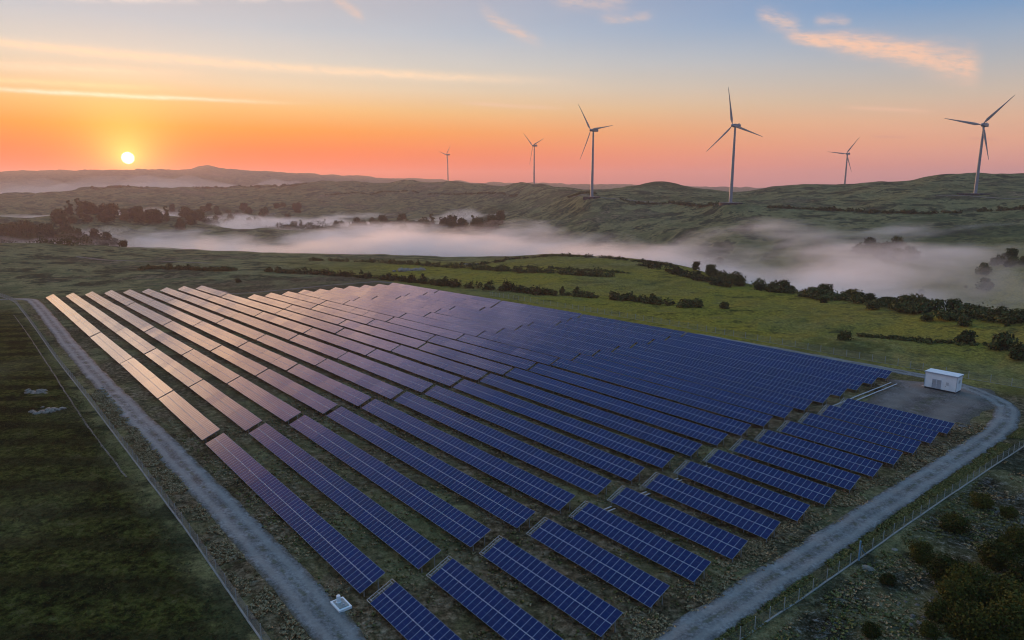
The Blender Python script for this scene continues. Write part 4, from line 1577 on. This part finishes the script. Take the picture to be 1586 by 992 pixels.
def tussocks(name, n, sampler, h, mat, seed, blades=7):
    g, P = scatter(name, n, sampler, None, None, seed)
    n = len(P)
    hh = h * g.uniform(0.4, 1.3, n)
    V, F = [], []
    for k in range(blades):
        a = g.uniform(0, 2 * math.pi, n)
        lean = g.uniform(0.25, 1.0, n) * hh
        w = 0.22 * hh * g.uniform(0.7, 1.4, n)
        d = np.stack([np.cos(a), np.sin(a), a * 0], 1)
        s = np.stack([-np.sin(a), np.cos(a), a * 0], 1)
        p0 = P + d * (hh * 0.1)[:, None] - s * w[:, None]
        p1 = P + d * (hh * 0.1)[:, None] + s * w[:, None]
        mid = P + d * (lean * 0.55)[:, None] + np.array([0, 0, 1]) * (hh * 0.42)[:, None]
        tip = P + d * lean[:, None] + np.array([0, 0, 1]) * (hh * 0.38)[:, None]
        q = np.stack([p0, p1, mid + s * (w * 0.7)[:, None], tip - s * (w * 0.4)[:, None]], 1)
        V.append(q.reshape(-1, 3))
    V = np.vstack(V)
    F = np.arange(len(V)).reshape(-1, 4)
    o = link(bpy.data.objects.new(name, np_mesh(name, V, F, mat)))
    o["kind"] = "stuff"
    return o


def blade_material(name, c0, c1, c2):
    m, nt, b, out = material(name)
    geo = nt.node("ShaderNodeNewGeometry")
    n = nt.noise(geo.outputs["Position"], 0.25, 4)
    k = E(nt, geo.outputs["Random Per Island"]) * 0.5 + n * 0.5
    nt.put(b.inputs["Base Color"], nt.ramp(k, [(0.28, c0), (0.5, c1), (0.72, c2)]))
    b.inputs["Roughness"].default_value = 0.85
    b.inputs["Specular IOR Level"].default_value = 0.02
    return m


MAT_DRY = blade_material("dry_grass", (0.13, 0.092, 0.040, 1), (0.31, 0.222, 0.115, 1), (0.47, 0.345, 0.20, 1))
MAT_HEATH = blade_material("heath_grass", (0.026, 0.030, 0.010, 1), (0.052, 0.056, 0.018, 1), (0.095, 0.082, 0.036, 1))
MAT_GREEN = blade_material("green_grass", (0.065, 0.072, 0.026, 1), (0.14, 0.145, 0.045, 1), (0.25, 0.22, 0.09, 1))


def band(a0, a1, b0, b1, thr=-0.1, sc=5.0, seed=0):
    def f(g, n):
        a = g.uniform(a0, a1, n * 2); b = g.uniform(b0, b1, n * 2)
        k = fbm(a / sc, b / sc, 3, seed) > thr
        p = ORG + a[:, None] * AX + b[:, None] * BX
        return p[k][:n]
    return f


tussocks("dry_tussocks", 5200, band(-27, 130, -15.3, -11.6, -0.15, 3.0, 1), 0.42, MAT_DRY, 401)
tussocks("dry_tussocks", 4200, band(-28, -22.5, -3, 130, -0.1, 3.0, 2), 0.38, MAT_DRY, 402)
tussocks("dry_tussocks", 16000, band(-26, 90, -6.5, 110, -0.05, 4.0, 3), 0.34, MAT_DRY, 403)
tussocks("grass_tufts", 5000, band(-26, 80, -6.5, 90, 0.0, 4.0, 4), 0.40, MAT_GREEN, 404)
tussocks("grass_tufts", 9000, band(-34.3, -32.3, -5, 150, -0.2, 4.0, 5), 0.36, MAT_GREEN, 405)
tussocks("heath_grass", 26000, band(-15, 130, -75, -17.5, -0.4, 9.0, 6), 0.20, MAT_HEATH, 406)
tussocks("grass_tufts", 6000, band(-75, -36, 5, 95, 0.0, 6.0, 7), 0.42, MAT_GREEN, 407)
tussocks("dry_tussocks", 5000, band(-70, -36, 10, 110, 0.12, 5.0, 8), 0.40, MAT_DRY, 408)


def loose_stones(name, n, sampler, s, seed):
    g, P = scatter(name, n, sampler, None, None, seed)
    n = len(P)
    oc = np.array([(1, 0, 0), (0, 1, 0), (-1, 0, 0), (0, -1, 0), (0, 0, .8), (0, 0, -.5)], float)
    tri = np.array([(0, 1, 4), (1, 2, 4), (2, 3, 4), (3, 0, 4)])
    sc = s * g.uniform(0.3, 1.4, n) ** 1.5
    jit = 1 + 0.5 * g.normal(size=(n, 6, 3)) * 0.5
    V = P[:, None, :] + oc[None] * jit * sc[:, None, None]
    F = (tri[None] + (np.arange(n) * 6)[:, None, None]).reshape(-1, 3)
    o = link(bpy.data.objects.new(name, np_mesh(name, V.reshape(-1, 3), F, MAT_STONE)))
    o["kind"] = "stuff"


loose_stones("loose_stones", 1500, band(-68, -42, 15, 110, 0.12, 7.0, 9), 0.26, 501)


# ------------------------------------------------------------------ fog bank and haze
def fog_bank():
    A = np.linspace(R(-50), R(47), 60)
    r_in = pchip(CA, CR[:, 6], np.clip(A, CA[0], CA[-1])) * 0.97
    r_out = pchip(CA, CR[:, 10], np.clip(A, CA[0], CA[-1])) * 1.22
    n = len(A)
    zb, zt = -75.0, 34.0
    V = []
    for r, z in ((r_in, zb), (r_out, zb), (r_out, zt), (r_in, zt)):
        V.append(np.stack([np.sin(A) * r, np.cos(A) * r, np.full(n, z)], 1))
    V = np.stack(V, 1).reshape(-1, 3)
    F = []
    for i in range(n - 1):
        for k in range(4):
            j = (k + 1) % 4
            F.append((i * 4 + k, i * 4 + j, (i + 1) * 4 + j, (i + 1) * 4 + k))
    F.append((3, 2, 1, 0)); e = (n - 1) * 4
    F.append((e, e + 1, e + 2, e + 3))
    m = bpy.data.materials.new("fog"); m.use_nodes = True
    nt = NT(m.node_tree)
    out = nt.node("ShaderNodeOutputMaterial")
    geo = nt.node("ShaderNodeNewGeometry")
    sp = nt.node("ShaderNodeSeparateXYZ"); nt.put(sp.inputs[0], geo.outputs["Position"])
    X, Y, Z = (E(nt, sp.outputs[i]) for i in range(3))
    n1 = nt.noise(nt.xyz(X * 0.0048, Y * 0.0048, Z * 0.012), 1.0, 4, 0.6, 0.3)
    n2 = nt.noise(nt.xyz(X * 0.009, Y * 0.016, Z * 0.045), 1.0, 4, 0.65, 0.4)
    top = nt.math("MAXIMUM", nt.math("MINIMUM", X * 0.040 - 5.0, 6.0), -19.0)
    h = (top + (n1 - 0.5) * 88.0 + (n2 - 0.5) * 22.0 - Z) / 32.0
    k = nt.sstep(0.0, 1.0, h)
    dens = k * (nt.sstep(0.38, 0.58, n1) * 0.92 + 0.08) * (nt.sstep(0.34, 0.66, n2) * 1.6 + 0.06) * 0.105
    pv = nt.node("ShaderNodeVolumePrincipled")
    pv.inputs["Color"].default_value = (0.98, 0.98, 0.985, 1)
    pv.inputs["Anisotropy"].default_value = 0.55
    nt.put(pv.inputs["Density"], dens)
    nt.t.links.new(pv.outputs[0], out.inputs["Volume"])
    o = link(bpy.data.objects.new("fog_bank", np_mesh("fog_bank", V, [f for f in F], m)))
    o["kind"] = "stuff"
    return m


MAT_FOG = fog_bank()


def haze_box():
    mb = MB()
    mb.box(-10500, -10500, -140, 10500, 10500, 262)
    m = bpy.data.materials.new("haze"); m.use_nodes = True
    nt = NT(m.node_tree)
    out = nt.node("ShaderNodeOutputMaterial")
    pv = nt.node("ShaderNodeVolumePrincipled")
    pv.inputs["Color"].default_value = (0.88, 0.73, 0.77, 1)
    pv.inputs["Density"].default_value = 0.000095
    pv.inputs["Anisotropy"].default_value = 0.42
    nt.t.links.new(pv.outputs[0], out.inputs["Volume"])
    o = mb.build("haze", m)
    o["kind"] = "stuff"


haze_box()


def valley_mist(name, az0, az1, r0, r1, zb, zt, dens):
    """a thin even layer lying in a hollow of the hills"""
    na, nr = 40, 14
    A = np.linspace(R(az0), R(az1), na); Q = np.linspace(r0, r1, nr)
    ta = np.linspace(-1, 1, na)[:, None]; tr = np.linspace(-1, 1, nr)[None]
    body = np.clip(1 - ta ** 4, 0, 1) * np.clip(1 - tr ** 2, 0, 1)
    X = np.sin(A)[:, None] * Q[None]; Y = np.cos(A)[:, None] * Q[None]
    bump = 1 + 0.8 * fbm(X / 260, Y / 260, 3, int(r0))
    top = zb + 0.5 + (zt - zb) * body * np.clip(bump, 0.2, 2)
    V = np.vstack([np.stack([X, Y, top], -1).reshape(-1, 3), np.stack([X, Y, np.full_like(X, zb)], -1).reshape(-1, 3)])
    idx = np.arange(na * nr).reshape(na, nr)
    q = np.stack([idx[:-1, :-1], idx[:-1, 1:], idx[1:, 1:], idx[1:, :-1]], -1).reshape(-1, 4)
    q = q[:, ::-1]
    b = q[:, ::-1] + na * nr
    ring = list(idx[:, 0]) + list(idx[-1, 1:]) + list(idx[::-1, -1][1:]) + list(idx[0, ::-1][1:-1])
    side = [(ring[i], ring[(i + 1) % len(ring)], ring[(i + 1) % len(ring)] + na * nr, ring[i] + na * nr) for i in range(len(ring))]
    m = bpy.data.materials.new(name); m.use_nodes = True
    nt = NT(m.node_tree)
    out = nt.node("ShaderNodeOutputMaterial")
    pv = nt.node("ShaderNodeVolumePrincipled")
    pv.inputs["Color"].default_value = (0.97, 0.97, 0.98, 1)
    pv.inputs["Anisotropy"].default_value = 0.45
    pv.inputs["Density"].default_value = dens
    nt.t.links.new(pv.outputs[0], out.inputs["Volume"])
    o = link(bpy.data.objects.new(name, np_mesh(name, V, np.vstack([q, b, np.array(side)]), m)))
    import bmesh
    bm = bmesh.new(); bm.from_mesh(o.data); bmesh.ops.recalc_face_normals(bm, faces=bm.faces); bm.to_mesh(o.data); bm.free()
    o["kind"] = "stuff"


valley_mist("mist", -41, -10, 3300, 5300, -60, 72, 0.0009)
valley_mist("mist", -41, -22, 1560, 2150, -60, -14, 0.0040)

# ------------------------------------------------------------------ render settings
vs = scene.view_settings
vs.view_transform = "Standard"
vs.look = "None"
vs.exposure = 0.0
vs.gamma = 1.0
cy = scene.cycles
cy.use_denoising = True
cy.pixel_filter_type = "BLACKMAN_HARRIS"
cy.filter_width = 1.1
cy.diffuse_bounces = 2
cy.glossy_bounces = 3
cy.transparent_max_bounces = 12
cy.volume_bounces = 8
cy.max_bounces = 10
cy.volume_step_rate = 1.0
cy.volume_max_steps = 256
cy.sample_clamp_indirect = 4.0
